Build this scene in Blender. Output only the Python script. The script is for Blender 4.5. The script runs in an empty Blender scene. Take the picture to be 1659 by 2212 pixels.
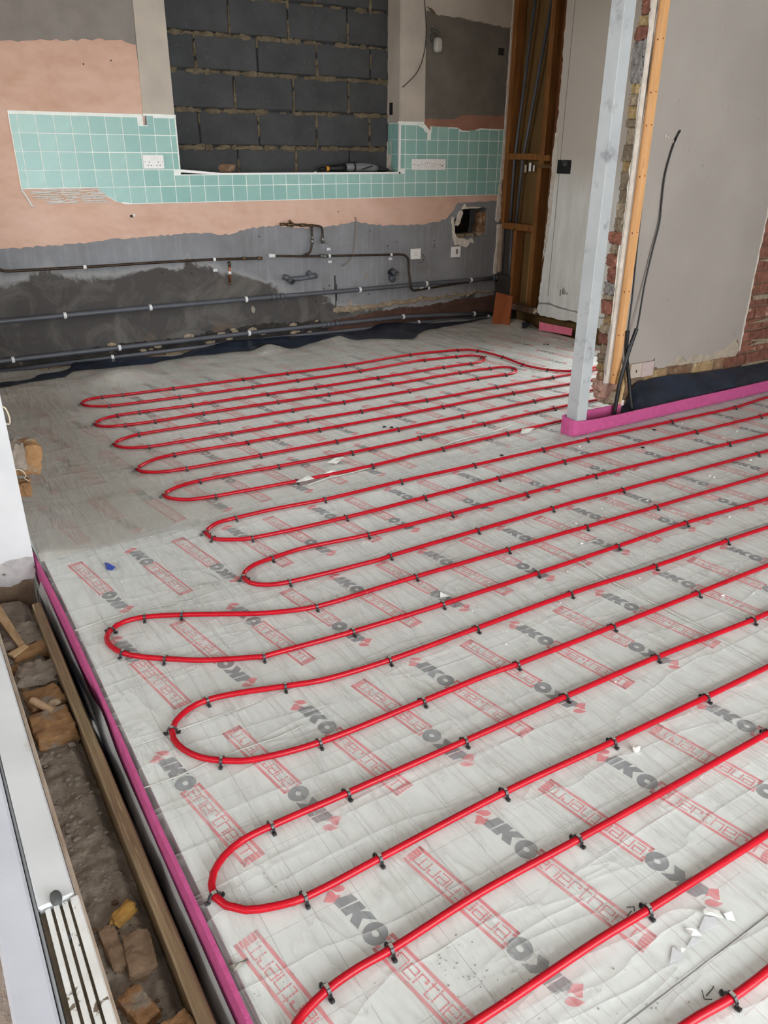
import bpy, bmesh, math, random
import numpy as np
from mathutils import Vector, Matrix, noise
random.seed(7)
S = bpy.context.scene
COL = S.collection
PI = math.pi

# ------------------------------------------------------------------ camera, daylight, exposure
cd = bpy.data.cameras.new('camera'); cam = bpy.data.objects.new('camera', cd); COL.objects.link(cam)
cd.sensor_fit = 'HORIZONTAL'; cd.sensor_width = 36.0; cd.lens = 1676.242 / 1659 * 36.0
cd.clip_start = 0.02; cd.clip_end = 200
_R = [(0.8492912, -0.5278897, 0.0060736), (-0.2162513, -0.3583634, -0.9081911), (0.4816013, 0.7700053, -0.4185117)]
_m = Matrix(((_R[0][0], -_R[1][0], -_R[2][0], -0.940331), (_R[0][1], -_R[1][1], -_R[2][1], -5.965762),
             (_R[0][2], -_R[1][2], -_R[2][2], 1.428229), (0, 0, 0, 1)))
cam.matrix_world = _m
S.camera = cam
S.view_settings.view_transform = 'Standard'; S.view_settings.look = 'None'
S.view_settings.exposure = 0.0; S.view_settings.gamma = 1.0; S.view_settings.use_curve_mapping = False
S.cycles.max_bounces = 8; S.cycles.diffuse_bounces = 4; S.cycles.glossy_bounces = 3
S.cycles.transparent_max_bounces = 10; S.cycles.caustics_reflective = False; S.cycles.caustics_refractive = False
S.cycles.sample_clamp_indirect = 6.0

W = bpy.data.worlds.new('overcast_sky'); S.world = W; W.use_nodes = True
SKY = 12.6
def build_sky():
    nt = W.node_tree; nt.nodes.clear()
    o = nt.nodes.new('ShaderNodeOutputWorld'); b = nt.nodes.new('ShaderNodeBackground')
    tc = nt.nodes.new('ShaderNodeTexCoord'); sp = nt.nodes.new('ShaderNodeSeparateXYZ')
    mr = nt.nodes.new('ShaderNodeMapRange'); mr.inputs[1].default_value = -0.1; mr.inputs[2].default_value = 0.9
    mx = nt.nodes.new('ShaderNodeMix'); mx.data_type = 'RGBA'
    mx.inputs[6].default_value = (0.92, 0.97, 1.0, 1); mx.inputs[7].default_value = (0.93, 0.975, 1.0, 1)
    L = nt.links.new
    L(tc.outputs['Generated'], sp.inputs[0]); L(sp.outputs[2], mr.inputs[0]); L(mr.outputs[0], mx.inputs[0])
    L(mx.outputs[2], b.inputs[0]); b.inputs[1].default_value = SKY; L(b.outputs[0], o.inputs[0])
build_sky()
def portal(name, loc, rot, sx, sy):
    l = bpy.data.lights.new(name, 'AREA'); l.shape = 'RECTANGLE'; l.size = sx; l.size_y = sy
    l.cycles.is_portal = True
    o = bpy.data.objects.new(name, l); COL.objects.link(o); o.location = loc; o.rotation_euler = rot
portal('opening_portal', (-1.06, -4.78, 1.1), (0, -PI/2, 0), 2.3, 3.4)
portal('far_opening_portal', (4.2, -2.15, 1.2), (0, PI/2, 0), 2.1, .8)
portal('added_window_portal', (-1.04, -1.55, 1.75), (0, -PI/2, 0), .9, 2.0)  # for the unseen window added high in the left wall to light the panel
portal('assumed_rear_portal', (.80, -8.62, 1.2), (PI/2, 0, 0), 3.4, 2.4)  # for an unseen opening behind the camera, assumed for the light level

# ------------------------------------------------------------------ helpers
def tag(o, label=None, cat=None, group=None, kind=None):
    if label: o['label'] = label
    if cat: o['category'] = cat
    if group: o['group'] = group
    if kind: o['kind'] = kind
    return o
def link(name, me, mat, parent=None):
    o = bpy.data.objects.new(name, me); COL.objects.link(o)
    if mat is not None and not me.materials:
        for m in (mat if isinstance(mat, (list, tuple)) else [mat]): me.materials.append(m)
    if parent is not None: o.parent = parent
    return o
def empty(name, loc=(0, 0, 0), rz=0):
    o = bpy.data.objects.new(name, None); COL.objects.link(o); o.location = loc; o.rotation_euler = (0, 0, rz)
    o.empty_display_size = 0.05
    return o
def dup(o, parent=None, loc=None, rot=None):
    c = o.copy(); COL.objects.link(c)
    if parent is not None: c.parent = parent
    if loc is not None: c.location = loc
    if rot is not None: c.rotation_euler = rot
    for ch in o.children: dup(ch, c)
    return c
class MB:
    def __init__(s): s.v = []; s.f = []; s.mi = []; s.sm = []
    def add(s, vs, fs, mi=0, smooth=False):
        b = len(s.v); s.v += [tuple(p) for p in vs]
        for f in fs: s.f.append([b + i for i in f]); s.mi.append(mi); s.sm.append(smooth)
        return s
    def box(s, a, b, mi=0, jit=0, bev=0, M=None):
        x0, y0, z0 = a; x1, y1, z1 = b
        if bev:
            bm = bmesh.new(); bmesh.ops.create_cube(bm, size=1)
            for v in bm.verts: v.co = Vector(((x0+x1)/2 + v.co.x*(x1-x0), (y0+y1)/2 + v.co.y*(y1-y0), (z0+z1)/2 + v.co.z*(z1-z0)))
            bmesh.ops.bevel(bm, geom=bm.edges[:], offset=bev, segments=1, affect='EDGES')
            bm.verts.ensure_lookup_table()
            vs = [v.co.copy() for v in bm.verts]; fs = [[v.index for v in f.verts] for f in bm.faces]; bm.free()
        else:
            vs = [Vector((x, y, z)) for x in (x0, x1) for y in (y0, y1) for z in (z0, z1)]
            fs = [(0,1,3,2), (4,6,7,5), (0,4,5,1), (2,3,7,6), (0,2,6,4), (1,5,7,3)]
        if jit: vs = [v + Vector([random.uniform(-jit, jit) for _ in range(3)]) for v in vs]
        if M is not None: vs = [M @ v for v in vs]
        return s.add(vs, fs, mi)
    def tube(s, pts, r, n=10, mi=0, cap=True, closed=False):
        P = [Vector(p) for p in pts]; m = len(P)
        rs = r if isinstance(r, (list, tuple)) else [r]*m
        ref = None; vs = []; fs = []
        for i in range(m):
            t = (P[(i+1) % m] - P[i-1]) if closed else (P[min(i+1, m-1)] - P[max(i-1, 0)])
            if t.length < 1e-9: t = Vector((1, 0, 0))
            t.normalize()
            if ref is None:
                ref = Vector((0, 0, 1)) if abs(t.z) < .9 else Vector((1, 0, 0))
            u = (ref - t*ref.dot(t)); u.normalize(); w = t.cross(u); ref = u
            for k in range(n):
                a = 2*PI*k/n; vs.append(P[i] + (u*math.cos(a) + w*math.sin(a))*rs[i])
        for i in range(m if closed else m-1):
            j = (i+1) % m
            for k in range(n): fs.append((i*n+k, i*n+(k+1) % n, j*n+(k+1) % n, j*n+k))
        s.add(vs, fs, mi, True)
        if cap and not closed:
            b = len(s.v) - m*n
            s.f.append([b+k for k in range(n)][::-1]); s.mi.append(mi); s.sm.append(False)
            s.f.append([b+(m-1)*n+k for k in range(n)]); s.mi.append(mi); s.sm.append(False)
        return s
    def lathe(s, prof, loc=(0,0,0), axis=(0,0,1), n=16, mi=0, smooth=True):
        q = Vector((0,0,1)).rotation_difference(Vector(axis).normalized()).to_matrix(); L = Vector(loc)
        vs = []; fs = []
        for r, h in prof:
            for k in range(n):
                a = 2*PI*k/n; vs.append(L + q @ Vector((r*math.cos(a), r*math.sin(a), h)))
        for i in range(len(prof)-1):
            for k in range(n): fs.append((i*n+k, i*n+(k+1) % n, (i+1)*n+(k+1) % n, (i+1)*n+k))
        s.add(vs, fs, mi, smooth)
        b = len(s.v) - len(prof)*n
        if prof[0][0] > 1e-5: s.f.append([b+k for k in range(n)][::-1]); s.mi.append(mi); s.sm.append(False)
        if prof[-1][0] > 1e-5: s.f.append([b+(len(prof)-1)*n+k for k in range(n)]); s.mi.append(mi); s.sm.append(False)
        return s
    def flat(s, outl, T, th, mi=0):
        """outl: list of closed 2-D loops (first outer, others holes or islands), filled, thickness th, mapped by T(u, v, h)"""
        cu = bpy.data.curves.new('t', 'CURVE'); cu.dimensions = '2D'; cu.fill_mode = 'BOTH'; cu.extrude = 0.5
        for L in outl:
            sp = cu.splines.new('POLY'); sp.points.add(len(L)-1)
            for p, (x, y) in zip(sp.points, L): p.co = (x, y, 0, 1)
            sp.use_cyclic_u = True
        ob = bpy.data.objects.new('t', cu)
        me = ob.to_mesh()
        vs = [T(v.co.x, v.co.y, (v.co.z+0.5)*th) for v in me.vertices]; fs = [list(p.vertices) for p in me.polygons]
        ob.to_mesh_clear(); bpy.data.objects.remove(ob); bpy.data.curves.remove(cu)
        return s.add(vs, fs, mi)
    def grid(s, nx, ny, fn, mi=0, smooth=True):
        vs = [fn(i/(nx-1), j/(ny-1)) for j in range(ny) for i in range(nx)]
        fs = [(j*nx+i, j*nx+i+1, (j+1)*nx+i+1, (j+1)*nx+i) for j in range(ny-1) for i in range(nx-1)]
        return s.add(vs, fs, mi, smooth)
    def mesh(s, name, recalc=False):
        me = bpy.data.meshes.new(name); me.from_pydata([tuple(v) for v in s.v], [], s.f)
        me.polygons.foreach_set('material_index', s.mi); me.polygons.foreach_set('use_smooth', s.sm)
        if recalc:
            bm = bmesh.new(); bm.from_mesh(me); bmesh.ops.recalc_face_normals(bm, faces=bm.faces[:]); bm.to_mesh(me); bm.free()
        me.update(); return me
    def build(s, name, mat, parent=None, recalc=True):
        return link(name, s.mesh(name, recalc), mat, parent)
def wallY(y0):                                   # (u, v, h) -> a panel standing on the plane Y = y0, thickness towards the room
    return lambda u, v, h: (u, y0 - h, v)
def wallX(x0):                                   # a panel on the plane X = x0, thickness towards -X
    return lambda u, v, h: (x0 - h, u, v)
def floorZ(z0):
    return lambda u, v, h: (u, v, z0 + h)
def jag(pts, step=0.03, amp=0.006, seed=0):      # a ragged polyline through pts
    r = random.Random(seed); out = []
    for (x0, y0), (x1, y1) in zip(pts, pts[1:]):
        n = max(1, int(math.hypot(x1-x0, y1-y0)/step))
        for i in range(n):
            t = i/n; a = amp if i or True else 0
            out.append((x0+(x1-x0)*t + r.uniform(-a, a), y0+(y1-y0)*t + r.uniform(-a, a)))
    out.append(pts[-1]); return out
def crom(P, ds):                                 # Catmull-Rom samples
    P = [Vector(p) for p in P]; out = []
    for i in range(len(P)-1):
        a = P[max(i-1, 0)]; b = P[i]; c = P[i+1]; d = P[min(i+2, len(P)-1)]
        L = (c-b).length
        if L < 1e-5: continue
        ta = (c-a)*(L/max(1e-6, (b-a).length+L)) if i else (c-b)
        tb = (d-b)*(L/max(1e-6, (d-c).length+L)) if i+2 < len(P) else (c-b)
        n = max(1, int(L/ds))
        for k in range(n):
            t = k/n; t2 = t*t; t3 = t2*t
            out.append(b*(2*t3-3*t2+1) + ta*(t3-2*t2+t) + c*(-2*t3+3*t2) + tb*(t3-t2))
    out.append(P[-1]); return out
def nz(x, y, z=0.0, s=1.0): return noise.noise(Vector((x*s, y*s, z*s)))
def lump(size, seed, sub=2, rough=0.25, flatz=1.0, cube=.55):      # a broken stone: noisy icosphere
    bm = bmesh.new(); bmesh.ops.create_icosphere(bm, subdivisions=sub, radius=1)
    vs = []
    for v in bm.verts:
        c = v.co.copy(); m = max(abs(c.x), abs(c.y), abs(c.z)); c = c.lerp(c/m, cube)
        d = 1 + rough*nz(c.x+seed*3.1, c.y, c.z, 1.7) + rough*0.4*nz(c.x, c.y+seed, c.z, 5)
        vs.append(Vector((c.x*d*size[0], c.y*d*size[1], c.z*d*size[2]*flatz)))
    bm.verts.ensure_lookup_table(); fs = [[v.index for v in f.verts] for f in bm.faces]; bm.free()
    return vs, fs
def lin(c):
    if isinstance(c, str): c = [int(c[i:i+2], 16)/255 for i in (0, 2, 4)]
    return tuple(x/12.92 if x <= .04045 else ((x+.055)/1.055)**2.4 for x in c) + (1,)

# ------------------------------------------------------------------ materials
MATS = {}
class NT:
    def __init__(s, name):
        s.m = bpy.data.materials.new(name); s.m.use_nodes = True; s.t = s.m.node_tree; s.t.nodes.clear()
        s.out = s.t.nodes.new('ShaderNodeOutputMaterial'); s.b = s.t.nodes.new('ShaderNodeBsdfPrincipled')
        s.t.links.new(s.b.outputs[0], s.out.inputs[0]); s.tc = s.t.nodes.new('ShaderNodeTexCoord'); MATS[name] = s.m
    def L(s, a, b): s.t.links.new(a, b)
    def new(s, k): return s.t.nodes.new('ShaderNode' + k)
    def val(s, sock, v):
        if hasattr(v, 'links') or hasattr(v, 'is_linked'): s.L(v, sock)
        else: sock.default_value = v
    def coord(s, scale=(1, 1, 1), rot=(0, 0, 0), which='Object'):
        m = s.new('Mapping'); m.inputs['Scale'].default_value = scale; m.inputs['Rotation'].default_value = rot
        s.L(s.tc.outputs[which], m.inputs[0]); return m.outputs[0]
    def noise(s, scale, detail=4, rough=.55, vec=None, dist=0.0):
        n = s.new('TexNoise'); n.inputs['Scale'].default_value = scale; n.inputs['Detail'].default_value = detail
        n.inputs['Roughness'].default_value = rough; n.inputs['Distortion'].default_value = dist
        s.L(vec if vec is not None else s.tc.outputs['Object'], n.inputs['Vector']); return n.outputs['Fac']
    def ramp(s, fac, a, b):
        r = s.new('MapRange'); r.inputs[1].default_value = a; r.inputs[2].default_value = b; r.clamp = True
        s.L(fac, r.inputs[0]); return r.outputs[0]
    def math(s, op, a, b=0.0):
        n = s.new('Math'); n.operation = op; s.val(n.inputs[0], a); s.val(n.inputs[1], b); return n.outputs[0]
    def mix(s, fac, a, b):
        n = s.new('Mix'); n.data_type = 'RGBA'; s.val(n.inputs[0], fac); s.val(n.inputs[6], a); s.val(n.inputs[7], b); return n.outputs[2]
    def xyz(s, which='Object'):
        n = s.new('SeparateXYZ'); s.L(s.tc.outputs[which], n.inputs[0]); return n.outputs
    def rand(s): return s.new('ObjectInfo').outputs['Random']
    def bump(s, h, strength=.3, dist=.01):
        b = s.new('Bump'); b.inputs['Strength'].default_value = strength; b.inputs['Distance'].default_value = dist
        s.L(h, b.inputs['Height']); s.L(b.outputs[0], s.b.inputs['Normal']); return b
    def fin(s, col, rough=.7, metal=0.0, spec=.4):
        s.val(s.b.inputs['Base Color'], col); s.val(s.b.inputs['Roughness'], rough); s.val(s.b.inputs['Metallic'], metal)
        s.b.inputs['Specular IOR Level'].default_value = spec; return s.m
def simple(name, c1, c2=None, scale=6, rough=.7, metal=0, bump=0, bscale=40, rnd=0, lo=.35, hi=.65, spec=.4, stretch=None, c3=None, s3=30, lo3=.6, hi3=.7):
    n = NT(name); c = lin(c1)
    v = n.coord(stretch) if stretch else None
    if c2: c = n.mix(n.ramp(n.noise(scale, 5, .6, v), lo, hi), lin(c1), lin(c2))
    if c3: c = n.mix(n.ramp(n.noise(s3, 3, .6, v), lo3, hi3), c, lin(c3))
    if rnd:
        h = n.new('HueSaturation'); n.L(n.math('MULTIPLY_ADD', n.rand(), rnd), h.inputs['Value'])
        h.inputs['Value'].links[0].from_node.inputs[2].default_value = 1 - rnd/2
        n.val(h.inputs['Color'], c); c = h.outputs[0]
    if bump: n.bump(n.noise(bscale, 4, .6, v), bump, .01)
    return n.fin(c, rough, metal, spec)

m_pink = simple('pink_plaster', 'cba997', 'bc9782', 4.5, .9, bump=.2, bscale=9, c3='d6b7a8', s3=2.2, lo3=.42, hi3=.85, stretch=(1, 1, 1.6))
m_paint = simple('cream_wall_paint', 'b9b0a3', 'aaa196', 4, .75, bump=.05, bscale=60)
m_paint2 = simple('grey_wall_paint', 'a59d95', '9a928b', 1.5, .8, bump=.04, bscale=70, c3='8f8781', s3=14, lo3=.68, hi3=.74)
m_white = simple('white_paint', 'cbcbcd', 'bfc0c2', 3, .7, bump=.06, bscale=50)
m_skim = simple('white_plaster_edge', 'd8d0c6', 'bfb5a8', 22, .9, bump=.5, bscale=55)
m_ceil = simple('ceiling_board', 'b3aaa0', 'a79e94', 3, .9)
m_conc = simple('slab_concrete', '77726a', '5e5a53', 6, .95, bump=.5, bscale=30)
m_brick = simple('red_brick', '8a5a4a', '6c4436', 26, .9, bump=.6, bscale=70, rnd=.35, c3='b58f78', s3=14, lo3=.62, hi3=.74)
m_buff = simple('buff_mortar_brick', 'ab906a', '8d734f', 20, .95, bump=.7, bscale=60, rnd=.25, c3='c4b296', s3=15, lo3=.58, hi3=.7)
m_brown = simple('brown_brick', '8e6f55', '6f543f', 20, .95, bump=.7, bscale=60, rnd=.3, c3='a88f75', s3=15, lo3=.6, hi3=.72)
m_aer = simple('aerated_block', '8b8681', '6b6661', 30, .95, bump=.8, bscale=60, c3='2e2b28', s3=70, lo3=.62, hi3=.66)
m_mortar = simple('old_mortar', 'a3937d', '7f705d', 25, .95, bump=.8, bscale=60)
m_snot = simple('mortar_squeeze', '6f6450', '554b3b', 25, .95, bump=.7, bscale=70)
m_block = simple('dark_concrete_block', '454647', '3a3b3c', 5, .95, bump=.35, bscale=120, rnd=.16, c3='525353', s3=40, lo3=.64, hi3=.72)
m_grout = simple('white_grout', 'ebefea', 'dde3de', 15, .8)
m_stud = simple('old_orange_timber', '8a5a2a', '6c421c', 5, .7, bump=.2, bscale=30, stretch=(6, 6, .7), rnd=.25)
m_studd = simple('red_brown_timber', '6b3a18', '55300f', 5, .7, bump=.2, bscale=30, stretch=(6, 6, .7))
m_board = simple('brown_hardboard', '70552f', '5f4726', 4, .6, stretch=(3, 3, .5))
m_ply = simple('pale_plywood', '9a7446', '8a663c', 4, .6, stretch=(5, 5, .5))

def render_mat():
    n = NT('grey_sand_render'); z = n.xyz()
    c = n.mix(n.ramp(n.noise(2.2, 6, .65), .35, .68), lin('85868a'), lin('6f6f71'))
    streak = n.noise(3.0, 4, .6, n.coord((9, 9, .55)))
    c = n.mix(n.math('MULTIPLY', n.ramp(streak, .52, .75), .35), c, lin('a2a3a6'))
    wob = n.math('ADD', n.math('MULTIPLY', n.noise(1.5, 6, .62, None, .9), .62), n.math('MULTIPLY', n.noise(5.5, 4, .6), .14))
    damp = n.math('SUBTRACT', z[2], wob)                                             # rising damp with a ragged tide mark
    damp = n.math('SUBTRACT', damp, n.math('MULTIPLY', n.ramp(z[0], 2.3, 0.8), .21))
    damp = n.math('ADD', damp, n.math('MULTIPLY', n.ramp(z[0], 1.5, 2.3), .27))
    wet = n.mix(n.math('MULTIPLY', n.ramp(n.noise(3.4, 6, .68, None, 1.2), .44, .66), .75), lin('464341'), lin('67645f'))
    c = n.mix(n.ramp(damp, .095, .055), c, wet)
    c = n.mix(n.math('MULTIPLY', n.math('MULTIPLY', n.ramp(damp, .05, .085), n.ramp(damp, .15, .10)), .35), c, lin('a19f9b'))
    rust = n.math('MULTIPLY', n.ramp(n.noise(2.6, 4, .6, n.coord((1, 1, 1.3))), .6, .74), n.ramp(z[2], .75, .3))
    c = n.mix(n.math('MULTIPLY', rust, .6), c, lin('6d5540'))
    c = n.mix(n.ramp(n.noise(13, 4, .7), .66, .74), c, lin('5c5b5a'))
    c = n.mix(n.ramp(z[2], 1.95, 2.02), c, n.mix(n.ramp(n.noise(5, 4, .6), .3, .7), lin('8d8781'), lin('7c7671')))
    n.bump(n.noise(28, 5, .65), .35, .01)
    return n.fin(c, .92)
m_render = render_mat()
def tile_mat():
    n = NT('sea_green_glazed_tile'); r = n.rand()
    c = n.mix(r, lin('84afa8'), lin('97bcb4'))
    c = n.mix(n.math('MULTIPLY', n.ramp(n.noise(14, 3, .6), .35, .7), .5), c, lin('7ba6a0'))
    n.bump(n.noise(18, 3, .5), .06, .01)
    return n.fin(c, .32, 0, .45)
m_tile = tile_mat()

# ------------------------------------------------------------------ the room shell
CEIL = 2.72
def struct(o, label=None): o['kind'] = 'structure'; return o
floor = MB().box((-0.665, -8.6, -0.35), (5.4, 0.3, -0.101)).box((-1.06, -8.6, -0.40), (-.665, 0.3, -0.30)).build('floor', m_conc); struct(floor)
ceil_o = MB().box((-1.05, -8.6, CEIL), (4.75, 0.35, CEIL+.15)).build('ceiling', m_ceil); struct(ceil_o)
# back wall: render with the old window opening and the knocked hole left out
WX0, WX1, WZ0 = 1.035, 2.918, 1.288
hole = [(3.50,.80),(3.515,.90),(3.535,.925),(3.56,.935),(3.575,.985),(3.64,.99),(3.72,.995),(3.81,.992),(3.885,.995),(3.895,.90),(3.89,.81),(3.875,.76),(3.80,.735),(3.74,.755),(3.68,.745),(3.62,.735),(3.56,.745),(3.53,.765)]
hole = jag(hole+[hole[0]], .025, .006, 3)[:-1]
outer = [(-1.02,-.3),(4.14,-.3),(4.14,CEIL),(WX1,CEIL),(WX1,WZ0),(WX0,WZ0),(WX0,CEIL),(-1.02,CEIL)]
wall_back = MB().flat([outer, hole], lambda u, v, h: (u, .28-h, v), .28).build('wall_back', m_render); struct(wall_back)
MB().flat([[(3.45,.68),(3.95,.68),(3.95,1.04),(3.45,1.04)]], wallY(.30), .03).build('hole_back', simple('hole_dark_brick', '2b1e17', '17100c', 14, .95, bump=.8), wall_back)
rb = MB()
for i, (x, z, sx, sz, c) in enumerate([(3.86,.80,.045,.05,0),(3.865,.90,.04,.055,0),(3.60,.755,.06,.02,1),(3.72,.758,.05,.018,1),(3.85,.76,.05,.02,1)]):
    v, f = lump((sx, .05, sz), i+2, 3, .14, 1.0, .85); rb.add([Vector((p.x+x, p.y+.07, p.z+z)) for p in v], f, c)
rb.build('broken_edge', [m_brown, m_mortar], wall_back)
# plaster chunk and white plaster splinters around the hole
def chunk(name, loc, size, seed, mat, parent, rot=(0, 0, 0), sub=2, rough=.3):
    v, f = lump(size, seed, sub, rough); M = Matrix.Translation(loc) @ Matrix.Rotation(rot[1], 4, 'Y') @ Matrix.Rotation(rot[0], 4, 'X') @ Matrix.Rotation(rot[2], 4, 'Z')
    return MB().add([M @ p for p in v], f).build(name, mat, parent)
chunk('plaster_flake', (3.560,-.006,.915), (.026,.010,.065), 4, m_skim, wall_back, (0,.35,0))
MB().flat([jag([(3.49,.82),(3.475,.92),(3.49,.93),(3.50,.91),(3.51,.80),(3.545,.74),(3.555,.69),(3.53,.68),(3.51,.72),(3.49,.82)],.02,.004,5)[:-1]], wallY(0), .02).build('plaster_flake', m_skim, wall_back)
MB().flat([jag([(3.55,.745),(3.63,.735),(3.66,.72),(3.72,.735),(3.745,.69),(3.70,.70),(3.66,.66),(3.60,.67),(3.55,.69),(3.55,.745)],.02,.004,6)[:-1]], wallY(0), .012).build('plaster_flake', m_skim, wall_back)
MB().flat([jag([(3.58,.992),(3.62,1.03),(3.64,1.0),(3.70,1.005),(3.80,1.0),(3.80,.992),(3.58,.985)],.02,.004,6)], wallY(0), .012).build('plaster_flake', m_skim, wall_back)
# pink plaster skim, with its ragged lower edge above the grey render and its upper edge under the old units
low = jag([(-1.0,.84),(-.24,.839),(.11,.846),(.30,.852),(.487,.868),(.7,.875),(.925,.88),(1.1,.885),(1.394,.862),(1.47,.889),(1.63,.91),(1.78,.911),(2.0,.885),(2.2,.889),(2.457,.915),(2.6,.905),(2.774,.875),(2.86,.882),(3.0,.872),(3.25,.88),(3.40,.905),(3.44,.925)],.025,.007,1)
up = jag([(3.55,1.04),(4.02,1.05)],.03,.004,2)
pp = low + jag([(3.44,.93),(3.50,.985),(3.53,1.03)],.015,.004,2) + up + [(4.02,1.216),(-1.0,1.216)]
MB().flat([pp], wallY(0), .003).build('pink_plaster', m_pink, wall_back)
pl2 = [(-1.0,1.2161),(.80,1.2161),(.815,1.60),(.826,1.665)] + [(.815,2.085)] + jag([(.815,2.085),(.689,2.104),(.5,2.09),(.308,2.075),(-.02,2.05),(-1.0,2.03)],.03,.008,4)
MB().flat([pl2], wallY(0), .003).build('pink_plaster', m_pink, wall_back)
pr = [(3.152,1.60),(4.02,1.60)] + jag([(4.02,1.745),(3.75,1.74),(3.55,1.735),(3.45,1.70),(3.3,1.695),(3.16,1.70)],.03,.006,8)
MB().flat([pr], wallY(0), .0025).build('pink_plaster', simple('dull_pink_plaster', '9a705c', '876152', 4, .9), wall_back)
MB().flat([[(3.152,1.69),(4.02,1.73),(4.02,2.415),(3.60,2.425),(3.30,2.455),(3.152,2.46)]], wallY(0), .0015).build('bare_render', simple('brown_grey_render', '6f6a62', '605b54', 4, .95, bump=.3), wall_back)
# paint that ran around the removed units
MB().flat([[(.813,1.66),(1.034,1.66),(1.036,CEIL),(.835,CEIL)]], wallY(0), .006).build('painted_plaster', m_paint, wall_back)
MB().flat([[(WX1,1.667),(3.162,1.667),(3.150,2.46),(3.16,2.47)] + jag([(3.16,2.47),(3.24,2.445),(3.5,2.44),(3.8,2.42),(4.0,2.405)],.03,.006,9) + [(4.02,2.42),(4.035,CEIL),(WX1,CEIL)]], wallY(0), .006).build('painted_plaster', m_paint, wall_back)
MB().flat([jag([(3.15,2.49),(3.18,2.47),(3.24,2.435),(3.24,2.455),(3.19,2.485),(3.15,2.49)],.02,.004,9)[:-1]], wallY(-.006), .004).build('torn_paper', simple('torn_brown_paper', '5a4a3a', None), wall_back)
# reveal lining on the right of the window, ragged at the block wall
rev = [(0,1.665),(0,CEIL)] + jag([(.18,CEIL),(.185,2.3),(.18,2.0),(.188,1.75),(.18,1.665)],.05,.006,10)
MB().flat([rev], wallX(WX1), .006).build('painted_plaster', m_paint, wall_back)
MB().box((WX1-.007, .1125, 1.289), (WX1+.002, .186, 1.528), jit=.003).build('plaster_patch', m_skim, wall_back)
MB().box((WX1-.010, .100, 1.725),(WX1-.004, .145, 1.815)).build('socket_cutout', simple('dark_void', '1d1b18', None), wall_back)
# torn plaster edge by the stud wall
e = [(4.005,1.42),(4.045,1.44),(4.05,1.35)] + jag([(4.05,1.35),(4.035,1.2),(4.03,1.05),(4.045,.98),(4.035,.90),(4.01,.86)],.02,.012,12) + jag([(3.985,.88),(3.99,1.0),(4.0,1.2),(4.005,1.42)],.03,.004,13)
MB().flat([e], lambda u, v, h: (u, .02-h, v), .034).build('plaster_edge', m_skim, wall_back)
MB().flat([jag([(4.01,.84),(4.035,.84),(4.03,.4),(4.0,.4),(4.01,.84)],.05,.005,14)[:-1]], wallY(0), .014).build('plaster_edge', m_skim, wall_back)
MB().flat([jag([(4.02,1.44),(4.045,1.44),(4.05,2.0),(4.05,CEIL),(4.025,CEIL),(4.02,2.0),(4.02,1.44)],.05,.005,15)[:-1]], wallY(0), .014).build('plaster_edge', m_skim, wall_back)
# holes of the old unit brackets
for x, z, sx, sz in [(-.245,2.30,.03,.05),(.42,2.315,.07,.06),(.755,2.35,.05,.03),(3.905,2.20,.06,.055)]:
    MB().box((x, -.0045, z), (x+sx, .0, z+sz), jit=.003).build('bracket_hole', MATS['dark_void'] if x > 3 else simple('bracket_hole%d' % int(x*100), '6a5a4c', '4a3d33', 40, .95), wall_back)
# broken mortar band and soft brick showing along the foot of the wall
fb = MB()
pts = jag([(-.9,.10),(.1,.11),(.45,.125),(.70,.128),(1.0,.12),(1.3,.15),(1.58,.164),(1.8,.155),(2.0,.135),(2.12,.15),(2.20,.06),(2.24,-.12)],.02,.012,20)
fb.flat([[(-.9,-.13)] + [(2.24,-.13)] + pts[::-1]], wallY(0), .0045)
fb.build('damp_band', simple('black_damp_band', '1d1b1a', '38332e', 9, .9, bump=.9, bscale=20, c3='5b5147', s3=22, lo3=.62, hi3=.7), wall_back)
MB().flat([[(2.2,-.13),(4.03,-.13)] + jag([(4.03,.20),(3.6,.195),(3.2,.165),(2.9,.17),(2.5,.15),(2.2,.12)],.03,.008,21)], wallY(0), .004).build('exposed_brick', simple('dull_red_brick', '5b4036', '47332c', 12, .95, bump=.6), wall_back)
lb = MB()
for i in range(46):
    t = i/45; x = 2.3+1.72*t; z = .215 + .03*t + random.uniform(-.012, .012); s = .028*(1-.55*t)
    v, f = lump((s*1.5, .014, s), i+30, 1, .5); lb.add([Vector((p.x+x, p.y, p.z+z)) for p in v], f)
lb.build('broken_mortar', m_mortar, wall_back)['kind'] = 'stuff'
lb = MB()
for i in range(34):
    x = .35+1.9*random.random(); z = .05+.1*random.random(); s = random.uniform(.008, .02)
    v, f = lump((s*2.2, .012, s), i+90, 1, .5); lb.add([Vector((p.x+x, p.y-.004, p.z+z)) for p in v], f, random.choice([0, 0, 1]))
lb.build('broken_mortar', [m_mortar, simple('dark_rubble', '2f2a26', None)], wall_back)['kind'] = 'stuff'
m_flk = simple('stained_plaster_flake', '9a9186', '7d756b', 22, .9, bump=.5)
for x, z, sx, sz in [(1.53,.285,.014,.03),(2.42,.25,.03,.04),(2.60,.48,.02,.022)]:
    r_ = random.Random(int(x*100)); MB().flat([[(x+sx*math.cos(a)*r_.uniform(.5, 1.3), z+sz*math.sin(a)*r_.uniform(.5, 1.3)) for a in np.linspace(0, 2*PI, 10)[:-1]]], wallY(0), .006).build('plaster_flake', m_flk, wall_back)
# low course of soft bricks behind the black sheet on the left
for i in range(9):
    MB().box((-.72+i*.215, -.022, -.10), (-.515+i*.215, .002, .022+.01*math.sin(i)), jit=.006).build('brick', m_buff if i % 3 else m_brown, wall_back)
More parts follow.
